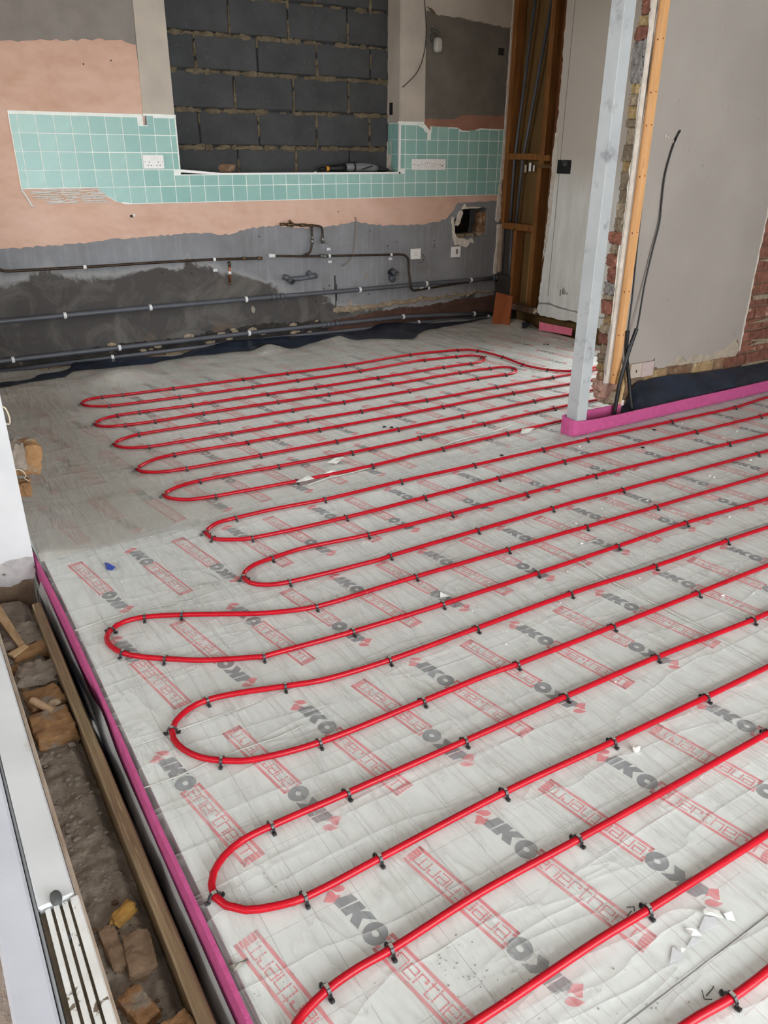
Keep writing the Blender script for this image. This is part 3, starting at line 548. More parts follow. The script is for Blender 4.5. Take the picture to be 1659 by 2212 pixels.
PIPE = {"R":{"1":[[0.073,-0.944],[0.199,-0.96],[0.527,-0.977],[1.009,-0.995],[1.343,-1.007],[1.803,-1.021],[2.409,-0.978],[2.824,-1.036],[2.916,-1.076],[2.95,-1.141],[2.975,-1.258],[2.984,-1.409],[2.96,-1.67],[2.98,-1.783],[3.015,-1.875],[3.114,-1.978]],"2":[[0.063,-1.163],[0.496,-1.195],[0.99,-1.213],[1.321,-1.213],[1.815,-1.212],[2.342,-1.168],[2.407,-1.178],[2.682,-1.211],[2.809,-1.243]],"3":[[0.054,-1.38],[0.186,-1.382],[0.506,-1.407],[1.005,-1.417],[1.346,-1.434],[1.834,-1.434],[2.003,-1.436],[2.403,-1.428],[2.647,-1.439]],"4":[[0.048,-1.587],[0.214,-1.603],[0.509,-1.599],[0.99,-1.612],[1.345,-1.624],[1.831,-1.621],[1.88,-1.627],[2.413,-1.612],[2.677,-1.627],[2.775,-1.647]],"5":[[0.068,-1.787],[0.526,-1.801],[0.603,-1.811],[0.993,-1.815],[1.344,-1.827],[1.834,-1.829],[1.835,-1.826],[2.416,-1.809],[2.66,-1.823]],"6":[[0.059,-2.014],[0.516,-2.029],[0.516,-2.033],[0.982,-2.039],[1.34,-2.048],[1.61,-2.046],[1.815,-2.056],[2.396,-2.046],[2.901,-2.05],[3.047,-2.048]],"7":[[0.133,-2.196],[0.53,-2.218],[0.53,-2.214],[0.962,-2.226],[1.333,-2.229],[1.489,-2.234],[1.819,-2.225],[2.399,-2.213],[2.855,-2.236]],"8":[[0.125,-2.419],[0.48,-2.436],[0.509,-2.436],[0.951,-2.449],[1.349,-2.447],[1.351,-2.448],[1.812,-2.439],[2.392,-2.421],[2.662,-2.426]],"9":[[0.125,-2.605],[0.284,-2.609],[0.526,-2.625],[0.936,-2.642],[1.348,-2.639],[1.369,-2.63],[1.829,-2.621],[2.394,-2.603],[2.481,-2.6],[2.807,-2.607]],"10":[[0.125,-2.818],[0.198,-2.824],[0.519,-2.847],[0.931,-2.859],[1.211,-2.842],[1.377,-2.839],[1.836,-2.822],[2.264,-2.808]],"11":[[0.113,-3.085],[0.288,-3.085],[0.531,-3.107],[0.943,-3.105],[1.374,-3.116],[1.828,-3.123],[2.146,-3.129],[2.807,-3.152],[3.378,-3.168],[3.765,-3.136]],"12":[[0.098,-3.297],[0.519,-3.323],[0.93,-3.321],[1.366,-3.315],[1.798,-3.312],[1.871,-3.311],[2.774,-3.35],[3.352,-3.36]],"13":[[0.095,-3.498],[0.231,-3.486],[0.515,-3.516],[0.93,-3.528],[1.354,-3.531],[1.359,-3.527],[1.79,-3.532],[2.76,-3.574],[3.089,-3.59]],"14":[[0.073,-3.699],[0.444,-3.724],[0.493,-3.719],[0.925,-3.715],[1.344,-3.713],[1.478,-3.712],[1.774,-3.726],[2.755,-3.751]],"15":[[-0.332,-3.713],[-0.221,-3.775],[-0.083,-3.851],[0.079,-3.901],[0.332,-3.905],[0.488,-3.906],[0.921,-3.916],[1.272,-3.922],[1.338,-3.926],[1.754,-3.938],[2.542,-3.957]],"16":[[-0.458,-3.93],[-0.362,-3.998],[-0.195,-4.078],[-0.193,-4.077],[0.109,-4.101],[0.46,-4.115],[0.89,-4.12],[1.316,-4.12],[1.729,-4.118],[2.266,-4.143]],"17":[[-0.42,-4.188],[-0.327,-4.206],[-0.202,-4.246],[-0.091,-4.278],[0.127,-4.296],[0.467,-4.295],[0.891,-4.293],[1.311,-4.311],[1.731,-4.317],[1.993,-4.326]],"18":[[-0.473,-4.44],[-0.405,-4.479],[-0.227,-4.511],[0.103,-4.513],[0.351,-4.512],[0.45,-4.518],[0.859,-4.522],[1.281,-4.527],[1.687,-4.532]],"19":[[-0.453,-4.703],[-0.253,-4.706],[0.105,-4.708],[0.465,-4.71],[0.846,-4.716],[1.293,-4.739],[1.377,-4.74]],"20":[[-0.539,-4.9],[-0.473,-4.915],[-0.288,-4.912],[0.077,-4.905],[0.44,-4.916],[0.811,-4.924],[1.099,-4.928]],"21":[[-0.527,-5.115],[-0.454,-5.108],[-0.382,-5.109],[-0.154,-5.099],[0.126,-5.104],[0.826,-5.111]],"22":[[-0.332,-5.307],[-0.023,-5.308],[0.118,-5.313],[0.513,-5.321]],"23":[[-0.005,-5.509],[0.104,-5.521],[0.212,-5.524]]},"L":{"L12":[[-0.015,-0.964],[-0.06,-1.008],[-0.073,-1.044],[-0.065,-1.082],[-0.042,-1.114]],"T23":[[2.847,-1.299],[2.838,-1.357],[2.809,-1.402],[2.754,-1.431]],"L34":[[-0.027,-1.406],[-0.084,-1.457],[-0.098,-1.491],[-0.085,-1.531],[-0.024,-1.575]],"T45":[[2.821,-1.693],[2.815,-1.757],[2.781,-1.8],[2.724,-1.821]],"L56":[[-0.034,-1.824],[-0.079,-1.864],[-0.092,-1.893],[-0.081,-1.936],[-0.025,-1.989]],"L78":[[0.025,-2.216],[-0.069,-2.277],[-0.089,-2.309],[-0.075,-2.348],[-0.008,-2.398]],"L910":[[0.03,-2.619],[-0.053,-2.662],[-0.074,-2.694],[-0.062,-2.738],[0.003,-2.792]],"L1112":[[0.032,-3.09],[-0.022,-3.124],[-0.047,-3.154],[-0.045,-3.195],[-0.021,-3.242]],"L1314":[[0.015,-3.513],[-0.036,-3.546],[-0.057,-3.585],[-0.05,-3.634],[-0.005,-3.677]],"L1516":[[-0.444,-3.661],[-0.51,-3.655],[-0.56,-3.68],[-0.585,-3.723],[-0.584,-3.776],[-0.561,-3.833],[-0.518,-3.882]],"L1718":[[-0.479,-4.2],[-0.526,-4.232],[-0.545,-4.261],[-0.552,-4.297],[-0.543,-4.349],[-0.515,-4.401]],"L1920":[[-0.527,-4.707],[-0.579,-4.727],[-0.613,-4.756],[-0.628,-4.783],[-0.633,-4.813],[-0.62,-4.847],[-0.59,-4.878]],"L21":[[-0.584,-5.131],[-0.603,-5.14]]},"C":{"1":[[-0.072,-1.033],[0.071,-0.951],[0.199,-0.96],[0.523,-0.975],[1.011,-0.996],[1.342,-1.01],[1.804,-1.018],[2.413,-0.972],[2.824,-1.036],[2.95,-1.141],[2.982,-1.412],[2.963,-1.673],[3.015,-1.875]],"2":[[0.063,-1.163],[0.496,-1.195],[0.992,-1.208],[1.321,-1.213],[1.815,-1.212],[2.407,-1.178],[2.686,-1.213],[2.843,-1.318]],"3":[[2.647,-1.439],[2.403,-1.428],[1.836,-1.435],[1.346,-1.434],[1.005,-1.417],[0.507,-1.405],[0.186,-1.382],[0.054,-1.38]],"4":[[-0.094,-1.479],[0.048,-1.587],[0.214,-1.603],[0.508,-1.601],[0.989,-1.611],[1.345,-1.624],[1.831,-1.621],[2.414,-1.613],[2.677,-1.627]],"5":[[2.818,-1.722],[2.66,-1.823],[2.416,-1.809],[1.835,-1.826],[1.344,-1.827],[0.993,-1.815],[0.526,-1.801],[0.069,-1.788]],"6":[[-0.087,-1.88],[0.059,-2.014],[0.516,-2.033],[0.982,-2.039],[1.34,-2.048],[1.815,-2.056],[2.396,-2.046],[2.901,-2.05]],"7":[[2.399,-2.213],[1.819,-2.225],[0.962,-2.226],[0.529,-2.217],[0.134,-2.196]],"8":[[-0.083,-2.295],[0.125,-2.419],[0.51,-2.439],[0.951,-2.449],[1.349,-2.447],[1.812,-2.439],[2.394,-2.422]],"9":[[2.394,-2.603],[1.829,-2.621],[1.366,-2.633],[0.936,-2.642],[0.525,-2.628],[0.124,-2.604]],"10":[[-0.067,-2.691],[0.125,-2.818],[0.52,-2.847],[0.933,-2.857],[1.373,-2.841],[1.836,-2.822]],"11":[[3.378,-3.168],[2.807,-3.152],[2.146,-3.129],[1.831,-3.121],[1.373,-3.115],[0.943,-3.105],[0.531,-3.107],[0.113,-3.085]],"12":[[-0.039,-3.143],[-0.032,-3.225],[0.097,-3.297],[0.518,-3.323],[0.932,-3.32],[1.366,-3.313],[1.798,-3.312],[2.774,-3.35],[3.353,-3.36]],"13":[[2.76,-3.574],[1.793,-3.534],[0.93,-3.528],[1.355,-3.532],[0.094,-3.498],[0.515,-3.516]],"14":[[-0.052,-3.578],[0.072,-3.7],[0.493,-3.719],[0.925,-3.715],[1.344,-3.713],[1.774,-3.726],[2.755,-3.751]],"15":[[1.757,-3.939],[1.341,-3.928],[0.921,-3.916],[0.488,-3.906],[0.082,-3.902],[-0.332,-3.713],[-0.445,-3.663],[-0.561,-3.684]],"16":[[-0.562,-3.828],[-0.458,-3.93],[-0.195,-4.078],[0.107,-4.104],[0.461,-4.116],[0.89,-4.12],[1.318,-4.122],[1.729,-4.12]],"17":[[-0.202,-4.246],[-0.419,-4.188],[-0.541,-4.252],[0.123,-4.3],[0.467,-4.295],[0.891,-4.29],[1.31,-4.312],[1.732,-4.317]],"18":[[-0.473,-4.44],[-0.227,-4.512],[0.103,-4.513],[0.448,-4.519],[0.858,-4.522],[1.281,-4.527]],"19":[[-0.452,-4.702],[-0.254,-4.707],[0.105,-4.708],[0.465,-4.71],[0.842,-4.716],[1.294,-4.737]],"20":[[-0.631,-4.809],[-0.475,-4.912],[-0.288,-4.911],[0.077,-4.905],[0.44,-4.916],[0.811,-4.924]],"21":[[-0.528,-5.116],[-0.382,-5.108],[0.126,-5.104],[0.834,-5.106]],"22":[[0.118,-5.313]],"23":[[0.102,-5.52]]}}
# ------------------------------------------------------------------ insulation boards with their print
def foil_mat():
    n = NT('foil_faced_board'); z = n.xyz()
    c = n.mix(n.ramp(n.noise(7, 5, .6), .3, .7), lin('dee1de'), lin('d3d6d3'))
    def lines(ch, pitch, off, w):
        t = n.math('FRACT', n.math('DIVIDE', n.math('ADD', z[ch], 20+off), pitch))
        return n.math('LESS_THAN', n.math('ABSOLUTE', n.math('SUBTRACT', t, .5)), w/pitch/2)
    g = n.math('MAXIMUM', lines(0, .1, -.0835, .0017), n.math('MULTIPLY', lines(1, .1, -.0, .0015), n.math('GREATER_THAN', n.noise(9, 1), .47)))
    gm = n.mix(n.ramp(n.noise(1.3, 2), .45, .55), lin('a56f70'), lin('85807e'))
    c = n.mix(n.math('MULTIPLY', g, .55), c, gm)
    n.bump(n.noise(55, 3), .05, .01)
    return n.fin(c, .5, .0, .4)
m_foil = foil_mat()
m_pgrey = simple('print_grey', '7b7e82', '85888c', 40, .6); m_pred = simple('print_red', 'd6757b', 'dc868b', 40, .6)
def print_mesh():
    mb = MB(); T = lambda u, v, h: (u, v, h); th = .0005
    # spade-like emblem, then the three bold letters (u along the strip, v across)
    mb.flat([[(-.150,-.006),(-.144,.012),(-.134,.021),(-.124,.022),(-.121,.016),(-.124,.006),(-.129,.001),(-.136,-.001)]], T, th, 1)
    mb.flat([[(-.141,-.010),(-.134,-.003),(-.122,-.004),(-.118,.002),(-.1155,.004),(-.112,-.019),(-.118,-.026),(-.127,-.033),(-.133,-.022)]], T, th, 1)
    mb.flat([[(-.1105,-.0195),(-.0925,-.0185),(-.084,.0245),(-.104,.0225),(-.1075,.010),(-.111,.002),(-.116,-.003)]], T, th, 0)
    mb.flat([[(-.0895,-.0185),(-.070,-.019),(-.0675,-.006),(-.0645,-.0058),(-.0555,-.0205),(-.031,-.0195),(-.0435,.003),(-.022,.0225),(-.046,.0245),(-.059,.0105),(-.0605,.0108),(-.0575,.0245),(-.0785,.0245)]], T, th, 0)
    ring = lambda ru, rv, n: [(ru*math.cos(2*PI*k/n), rv*math.sin(2*PI*k/n)+.0) for k in range(n)]
    mb.flat([ring(.0255, .0265, 28), ring(.0085, .0068, 14)], T, th, 0)
    # bordered word box: two bars, hatched ends
    u0, u1, v1 = .021, .312, .0275; b = .0072
    mb.flat([[(u0, v1-b), (u1, v1-b), (u1, v1), (u0, v1)]], T, th, 1); mb.flat([[(u0, -v1), (u1, -v1), (u1, -v1+b), (u0, -v1+b)]], T, th, 1)
    for k in range(6):
        v = -v1+.0092*k
        mb.flat([[(u1-.0175, v), (u1, v), (u1, v+.0072), (u1-.0175, v+.0072)]], T, th, 1)
        if k in (0, 1, 4, 5): mb.flat([[(u0, v), (u0+.008, v), (u0+.008, v+.0072), (u0, v+.0072)]], T, th, 1)
    # the word itself: strokes broken into short dashes
    G = {'e': [('h', 0, 1, .5), ('h', 0, 1, 1), ('h', 0, .95, 0), ('v', 0, 0, 1), ('v', 1, .5, 1)], 'n': [('v', 0, 0, 1), ('v', 1, 0, 1), ('h', 0, 1, 1)],
         'r': [('v', 0, 0, 1), ('h', 0, 1, 1), ('b', 1, .62, 1)], 't': [('v', .3, 0, 1.3), ('h', 0, 1, 1), ('h', .3, 1, 0)], 'h': [('v', 0, 0, 1.35), ('v', 1, 0, 1), ('h', 0, 1, .95)],
         'm': [('v', 0, 0, 1), ('v', .5, 0, 1), ('v', 1, 0, 1), ('h', 0, 1, 1)]}
    uu = u0+.014; H = .026; vb = -.0145
    for ch in 'enertherm':
        w = {'m': .036, 't': .017, 'r': .018}.get(ch, .0225)
        for st in G[ch]:
            if st[0] in 'vb':
                x = uu+st[1]*w; a, c = st[2]*H, st[3]*H; k = a; hw = .0016 if st[0] == 'v' else .003
                while k < c-.001:
                    e = min(k+.0052, c); mb.flat([[(x-hw, vb+k), (x+hw, vb+k), (x+hw, vb+e), (x-hw, vb+e)]], T, th, 1); k += .0070
            else:
                y = vb+st[3]*H; mb.flat([[(uu+st[1]*w-.001, y-.0012), (uu+st[2]*w+.001, y-.0012), (uu+st[2]*w+.001, y+.0014), (uu+st[1]*w-.001, y+.0014)]], T, th, 1)
        uu += w+.0072
    me = mb.mesh('print', False); me.materials.append(m_pgrey); me.materials.append(m_pred)
    return me
pm = print_mesh()
rows = [(-.665,[-.655]), ]
BOARD = [('nearest', -7.85, -5.4464, [-.655, 1.745, 4.145]), ('second', -5.4436, -4.2592, [-.655, 1.11, 3.51, 4.58]), ('third', -4.2568, -3.0512, [-.655, 1.56, 3.96, 4.58]),
         ('fourth', -3.0488, -1.854, [-.655, 1.30, 3.97]), ('fifth', -1.846, -.654, [-.655, 1.70, 3.98]), ('sixth', -.646, -.06, [-.655, 1.20, 3.6, 3.98])]
PL = {0: ['at the left edge of the floor', 'right of the torn sheet patch', 'at the far right of the front floor', 'beyond the frame on the right']}
boards = []
rn = ['lying nearest the camera', 'in the second row from the camera', 'in the third row, level with the white jamb', 'in the row passing behind the grey post', 'under the rear pipe loops', 'along the foot of the back wall']
for ri, (nm, y0, y1, xs) in enumerate(BOARD):
    for ci, (a, b) in enumerate(zip(xs, xs[1:])):
        o = MB().box((a+.002, y0, -.10), (b-.002, y1, 0), bev=.001).build('insulation_board', m_foil)
        n_ = len(xs)-1; pos = ['left-hand', 'right-hand'][ci] if n_ == 2 else ['left-hand', 'middle', 'right-hand'][min(ci, 2)]
        tag(o, '%s printed foil insulation board %s' % (pos, rn[ri]), 'insulation board', 'insulation boards under the red pipe')
        boards.append((o, a, b, y0, y1))
cth, sth = math.cos(math.radians(-80)), math.sin(math.radians(-80))
def put_print(x, y, ang):
    c, s = math.cos(ang), math.sin(ang)
    ends = [(x+c*u, y+s*u) for u in (-.15, .312)]
    for o, a, b, y0, y1 in boards:
        if all(a+.03 < p[0] < b-.03 and y0+.004 < p[1] < y1-.004 for p in ends):
            k = bpy.data.objects.new('print', pm); COL.objects.link(k); k.parent = o
            k.location = (x, y, .0001); k.rotation_euler = (0, 0, ang); return
def visible(x, y):
    d = Vector((x, y, 0)) - Vector((-.940331, -5.965762, 1.428229)); c = [sum(r[i]*d[i] for i in range(3)) for r in _R]
    if c[2] < .2: return False
    px = 829.5+1676.2*c[0]/c[2]; py = 1106+1676.2*c[1]/c[2]
    return -120 < px < 1790 and 600 < py < 2400
OFF = {-2: (-.22, -.52), -1: (-.03, -.32), 0: (-.385, -.158), 1: (-.175, -.350), 2: (-.135, -.304), 3: (.08, -.105), 4: (-.14, -.30), 5: (.06, -.11), 6: (-.16, -.33), 7: (.03, -.14), 8: (.0, -.2)}
for n in range(-2, 9):
    for k in range(-2, 13):
        xa = OFF[n][0]+.4*k; xb = OFF[n][1]+.4*k
        if xa > 1.12 and n < 2: xa -= .1
        if xb > 1.2 and n < 2: xb -= .1
        if xa > 1.55 and n in (2, 3): xa -= .075
        ya = -5.056+.6*n; yb = -5.234+.6*n
        if visible(xa, ya): put_print(xa, ya, math.radians(-80))
        if visible(xb, yb): put_print(xb, yb, math.radians(100))

# ------------------------------------------------------------------ polythene sheets over the boards
def poly_mat(name, milk, tint, gloss, back_sheet):
    n = NT(name); tr = n.new('BsdfTransparent'); mx = n.new('MixShader'); z = n.xyz()
    def ridge(v, p):
        return n.math('POWER', n.math('SUBTRACT', 1.0, n.math('ABSOLUTE', n.math('MULTIPLY_ADD', v, 2.0))), p)
    def rdg(scale, sc, rot, p, dist):
        v = n.noise(scale, 3, .5, n.coord(sc, (0, 0, rot)), dist); m = n.new('Math'); m.operation = 'MULTIPLY_ADD'; n.L(v, m.inputs[0]); m.inputs[1].default_value = 2; m.inputs[2].default_value = -1
        return n.math('POWER', n.math('SUBTRACT', 1.0, n.math('ABSOLUTE', m.outputs[0])), p)
    r1 = rdg(3.4, (2.7, .36, 1), .28, 9, .6); r2 = rdg(6.5, (3.2, .42, 1), -.35, 9, .6); r3 = rdg(2.0, (.45, 2.4, 1), .2, 18, .4)
    soft = n.noise(16, 4, .6)
    h = n.math('ADD', n.math('ADD', r1, n.math('MULTIPLY', r2, .5)), n.math('MULTIPLY', soft, .5)); h = n.math('ADD', h, n.math('MULTIPLY', r3, .6))
    n.bump(h, .7 if not back_sheet else .25, .013)
    col = n.mix(n.ramp(n.noise(1.6, 5, .65), .42, .72), lin(tint[0]), lin(tint[1]))
    dirt = n.ramp(n.noise(2.3, 6, .7), .54, .76)
    col = n.mix(n.math('MULTIPLY', dirt, .5), col, lin('a0937e'))
    n.fin(col, gloss, 0, .5)
    fac = n.math('ADD', milk, n.math('MULTIPLY', n.math('MAXIMUM', r1, n.math('MAXIMUM', n.math('MULTIPLY', r2, .7), r3)), .24 if not back_sheet else .13))  # more opaque along ridges: wrinkle highlights put into the sheet
    fac = n.math('ADD', fac, n.math('MULTIPLY', dirt, .10))
    if back_sheet:
        fac = n.math('ADD', fac, n.math('MULTIPLY', n.ramp(n.math('ADD', z[0], n.math('MULTIPLY', n.noise(1.1, 4, .6), .9)), .75, .15), .30))  # denser and darker towards the left edge
        fac = n.math('ADD', fac, n.math('MULTIPLY', n.ramp(z[1], -1.15, -.65), .3))  # denser towards the back wall
    n.val(mx.inputs[0], fac); n.L(tr.outputs[0], mx.inputs[1]); n.L(n.b.outputs[0], mx.inputs[2]); n.L(mx.outputs[0], n.out.inputs[0])
    return n.m
m_poly = poly_mat('clear_polythene', .09, ('ebedea', 'e0e1dd'), .26, False)
m_milk = poly_mat('milky_polythene', .22, ('c9c6be', 'b7b3a9'), .28, True)
def ss(a, b, x):
    t = max(0.0, min(1.0, (x-a)/(b-a))); return t*t*(3-2*t)
def hp(x, y):
    z = .0022 + .0011*nz(x*2.2+y*.5, y*.9, 3, 6)
    far = ss(-1.0, -.35, y); lft = ss(.35, -.35, x)*ss(-3.45, -3.0, y)
    z += far*(.012+.012*nz(x, y, 1, 2.6)+.008*nz(x, y*1.6, 9, 6)) + lft*(.004+.006*abs(nz(x, y, 4, 3.1)))
    z += ss(.30, .0, math.hypot(x-.30, (y+.52)*1.2))*.05                      # bellies up near the back left
    z += ss(.22, .0, abs(x-1.5-.3*nz(y, 1, 2, 3))+abs(y+.30))*.05 + ss(.25, .0, abs(x-2.15)+abs(y+.26))*.05
    z += ss(.25, 0, math.hypot(x-3.86, (y+.52)))*.06
    if x < -.45 and y > -3.05: z += ss(-.45, -.66, x)*.02
    return z
def sheet(x0, x1, y0, y1, d, fx=None):
    nx = int((x1-x0)/d)+1; ny = int((y1-y0)/d)+1
    def fn(u, v):
        x = x0+(x1-x0)*u; y = y0+(y1-y0)*v
        if fx: x, y = fx(x, y, u, v)
        return (x, y, hp(x, y))
    return MB().grid(nx, ny, fn)
def front_edge(x, y, u, v):                       # the front sheet laps over the back sheet along a wandering line
    yl = -2.995 + .035*nz(x*1.3, 2, 0, 1.5) + .10*ss(.2, 1.6, x) - .05*ss(.0, -.6, x)
    return x, -7.8+(yl+7.8)*v
fs = sheet(-.668, 4.5, -7.8, -2.9, .04, front_edge); fs.v = [(x, y, z+.0018*ss(-3.4, -3.1, y)) for x, y, z in fs.v]
front = fs.build('polythene_sheet', m_poly, recalc=False)
tag(front, 'clear wrinkled polythene sheet over the printed boards at the front', 'polythene sheet')
bs = sheet(-.668, 3.98, -3.06, -.045, .035)
back = bs.build('polythene_sheet', m_milk, recalc=False)
tag(back, 'milky polythene sheet covering the boards at the back of the room', 'polythene sheet')
# its loose edge: a lifted fold, tape line, torn patches, marker arrows
def ribbon(pts, w, name, mat, parent, amp=.0, seed=1, up=.004):
    P = [Vector((a, b, 0)) for a, b in pts]; r = random.Random(seed); vs = []; 
    for i, p in enumerate(P):
        t = P[min(i+1, len(P)-1)]-P[max(i-1, 0)]; t.normalize(); nn = Vector((-t.y, t.x, 0)); ww = w*(.6+.8*r.random())
        zz = hp(p.x, p.y)
        vs += [p-nn*ww/2+Vector((0, 0, zz+.0008)), p+Vector((0, 0, zz+up*(.5+r.random()))), p+nn*ww/2+Vector((0, 0, zz+.0008))]
    fsx = []
    for i in range(len(P)-1): fsx += [(3*i, 3*i+3, 3*i+4, 3*i+1), (3*i+1, 3*i+4, 3*i+5, 3*i+2)]
    return MB().add(vs, fsx, 0, True).build(name, mat, parent, recalc=False)
m_fold = simple('polythene_fold', 'd2d2cc', 'bfbeb6', 30, .3, spec=.6)
ribbon([(.55+.12*i, -2.90+.018*i*.9+.012*math.sin(i*1.7)) for i in range(13)], .012, 'fold', m_fold, front, seed=3, up=.006)
ribbon([(1.25+.05*i, -4.02-.012*i+.01*math.sin(i)-.0*i) for i in range(2)], .01, 'fold', m_fold, front)
ribbon([(1.096,-4.04),(1.10,-4.15),(1.09,-4.28),(1.10,-4.42),(1.112,-4.56),(1.125,-4.70),(1.13,-4.82)], .006, 'fold', m_fold, front, seed=5, up=.005)
ribbon([(2.0,-3.55),(2.02,-3.75),(2.0,-3.95)], .008, 'fold', m_fold, front, seed=6)
ribbon([(-.67+.09*i, -4.42-.006*math.sin(i*2)) for i in range(6)], .006, 'fold', m_fold, front, seed=7, up=.003)
ribbon([(-.66+.1*i, -3.61+.02*math.sin(i)) for i in range(5)], .005, 'fold', m_fold, front, seed=8, up=.003)
m_jt = simple('board_joint', '9c9a94', '8a8882', 40, .8)
for pts in ([(-.12,-5.445),(.1,-5.446),(.45,-5.444),(.8,-5.445)], [(1.1,-4.258),(1.5,-4.27),(2.05,-4.29),(2.6,-4.3)], [(-.25,-3.526),(-.19,-3.535),(-.13,-3.548),(-.14,-3.50),(-.15,-3.47)]):
    ribbon(pts, .0022, 'joint_line', m_jt, front, up=.0006)
m_scr = simple('torn_film', 'f1f1ee', 'e0e0dc', 40, .35)
def scrap(pts, parent, mat=m_scr, name='torn_flap', h=.012, seed=0):
    r = random.Random(seed); c = Vector((sum(p[0] for p in pts)/len(pts), sum(p[1] for p in pts)/len(pts), h))
    vs = [Vector((x, y, hp(x, y)+.001+r.random()*h)) for x, y in pts]+[c]; n = len(pts)
    return MB().add(vs, [(i, (i+1) % n, n) for i in range(n)]).build(name, mat, parent, recalc=False)
m_hole = simple('bare_foil', 'd5d6d8', 'c6c7ca', 30, .35)
for k, poly in enumerate([[(.069,-5.411),(.100,-5.392),(.108,-5.394),(.104,-5.418)], [(.124,-5.407),(.152,-5.398),(.166,-5.414)], [(.179,-5.393),(.213,-5.380),(.230,-5.393),(.221,-5.409),(.182,-5.400)]]):
    MB().flat([poly], lambda u, v, h: (u, v, hp(u, v)+.0004+h), .0006).build('torn_hole', m_hole, front)
for k, poly in enumerate([[(.212,-5.379),(.218,-5.372),(.233,-5.370),(.249,-5.388),(.239,-5.407),(.224,-5.388)], [(.155,-5.378),(.161,-5.386),(.167,-5.393),(.170,-5.407),(.150,-5.397)], [(.245,-5.401),(.264,-5.406),(.258,-5.421),(.246,-5.411)], [(.106,-5.392),(.112,-5.402),(.118,-5.410),(.102,-5.412)]]):
    scrap(poly, front, seed=k, h=.009)
for k, (x, y, s) in enumerate([(.80,-2.705,.05),(.83,-2.72,.04),(.55,-2.86,.05),(.70,-2.845,.05),(1.95,-2.85,.05)]):
    scrap([(x-s, y-s*.2), (x-s*.3, y+s*.35), (x+s*.6, y+s*.25), (x+s, y-s*.3), (x, y-s*.4)], back, m_fold, 'torn_flap', .03, k+9)
m_mark = simple('black_marker', '2a2a2c', None, rough=.6)
def strokes(segs, name, parent, w=.0028):
    mb = MB()
    for a, b in segs:
        A = Vector(a+(0,)); B = Vector(b+(0,)); t = (B-A).normalized(); nn = Vector((-t.y, t.x, 0))*w/2
        mb.add([Vector((p.x, p.y, hp(p.x, p.y)+.0012)) for p in (A-nn, B-nn, B+nn, A+nn)], [(0, 1, 2, 3)])
    return mb.build(name, m_mark, parent, recalc=False)

strokes([((.092,-5.281),(.107,-5.288)), ((.107,-5.288),(.099,-5.296)), ((.095,-5.292),(.077,-5.296))], 'marker_arrow', front, .0018)
strokes([((.077,-5.479),(.066,-5.493)), ((.066,-5.493),(.078,-5.501)), ((.074,-5.491),(.097,-5.488)), ((.097,-5.488),(.102,-5.486))], 'marker_arrow', front, .0018)
# smudges of dirt and scuffs on the front sheet
m_dirt = simple('ground_in_dirt', 'a59f94', '8d867b', 60, .9)
db = MB()
for cx, cy, n_, sp in [(-.33,-5.17,22,.05),(-.29,-5.22,18,.04),(-.22,-5.26,14,.05),(-.5,-4.86,8,.03),(-.1,-5.40,16,.06),(.0,-5.48,12,.05),(-.6,-5.05,8,.03),(-.28,-5.36,12,.05)]:
    for i in range(n_):
        x = cx+random.gauss(0, sp); y = cy+random.gauss(0, sp*.6); s = random.uniform(.0008, .003)
        db.flat([[(x+s*(.6+.8*random.random())*math.cos(a), y+s*(.4+.6*random.random())*math.sin(a)) for a in (0, 1.2, 2.4, 3.6, 4.8)]], lambda u, v, h: (u, v, hp(u, v)+.0009+h), .0003)
db.build('dirt_specks', m_dirt, front)['kind'] = 'stuff'
wb = MB(); r_ = random.Random(5)
for i in range(130):
    x = r_.uniform(1.4, 3.9); y = r_.uniform(-4.3, -3.15); s = r_.choice([.002, .003, .003, .005])
    if r_.random() < .2: x = r_.uniform(.4, 1.6); y = r_.uniform(-4.8, -3.2)
    v, f = lump((s*1.4, s, s*.7), i, 1, .4); wb.add([Vector((p.x+x, p.y+y, p.z+hp(x, y)+s*.6)) for p in v], f)
cr = wb.build('plaster_crumbs', simple('white_crumb', 'ece9e4', None)); cr['kind'] = 'stuff'
tag(cr, 'white plaster crumbs scattered over the polythene at the right', 'debris')
cb = MB()
for x, y in [(2.33,-3.36),(2.62,-3.19),(1.78,-3.50),(2.1,-3.72),(1.6,-3.06),(2.9,-1.3),(1.32,-2.35),(1.35,-2.38),(3.6,-1.2),(3.62,-1.22)]:
    cb.lathe([(.011, 0), (.009, .003), (0, .0035)], (x, y, hp(x, y)+.001), (0, 0, 1), 8)
cbo = cb.build('dark_specks', simple('dark_speck', '1b1a1a', None)); cbo['kind'] = 'stuff'; tag(cbo, 'small dark specks lying on the polythene', 'debris')
o = scrap([(-.463,-3.196),(-.451,-3.200),(-.437,-3.262),(-.455,-3.270),(-.469,-3.249)], None, simple('blue_film', '3a4fa8', '24367f', 60, .35), 'blue_wrapper', .022, 4)
o2 = o; tag(o2, 'small crumpled blue plastic scrap on the polythene near the white jamb', 'scrap')
o = scrap([(-.664,-4.970),(-.652,-4.973),(-.640,-4.974),(-.627,-4.975),(-.629,-4.982),(-.645,-4.981),(-.661,-4.984)], None, simple('dark_tape', '4a4742', '8c877c', 90, .4), 'tape_scrap', .010, 3)
tag(o, 'twisted dark scrap of tape at the left edge of the sheet, nearest the camera', 'scrap')
o = scrap([(.485,-4.065),(.50,-4.045),(.52,-4.06),(.515,-4.085)], None, m_scr, 'white_chip', .012, 8); tag(o, 'white plaster chip beside a red pipe in the middle of the floor', 'scrap')
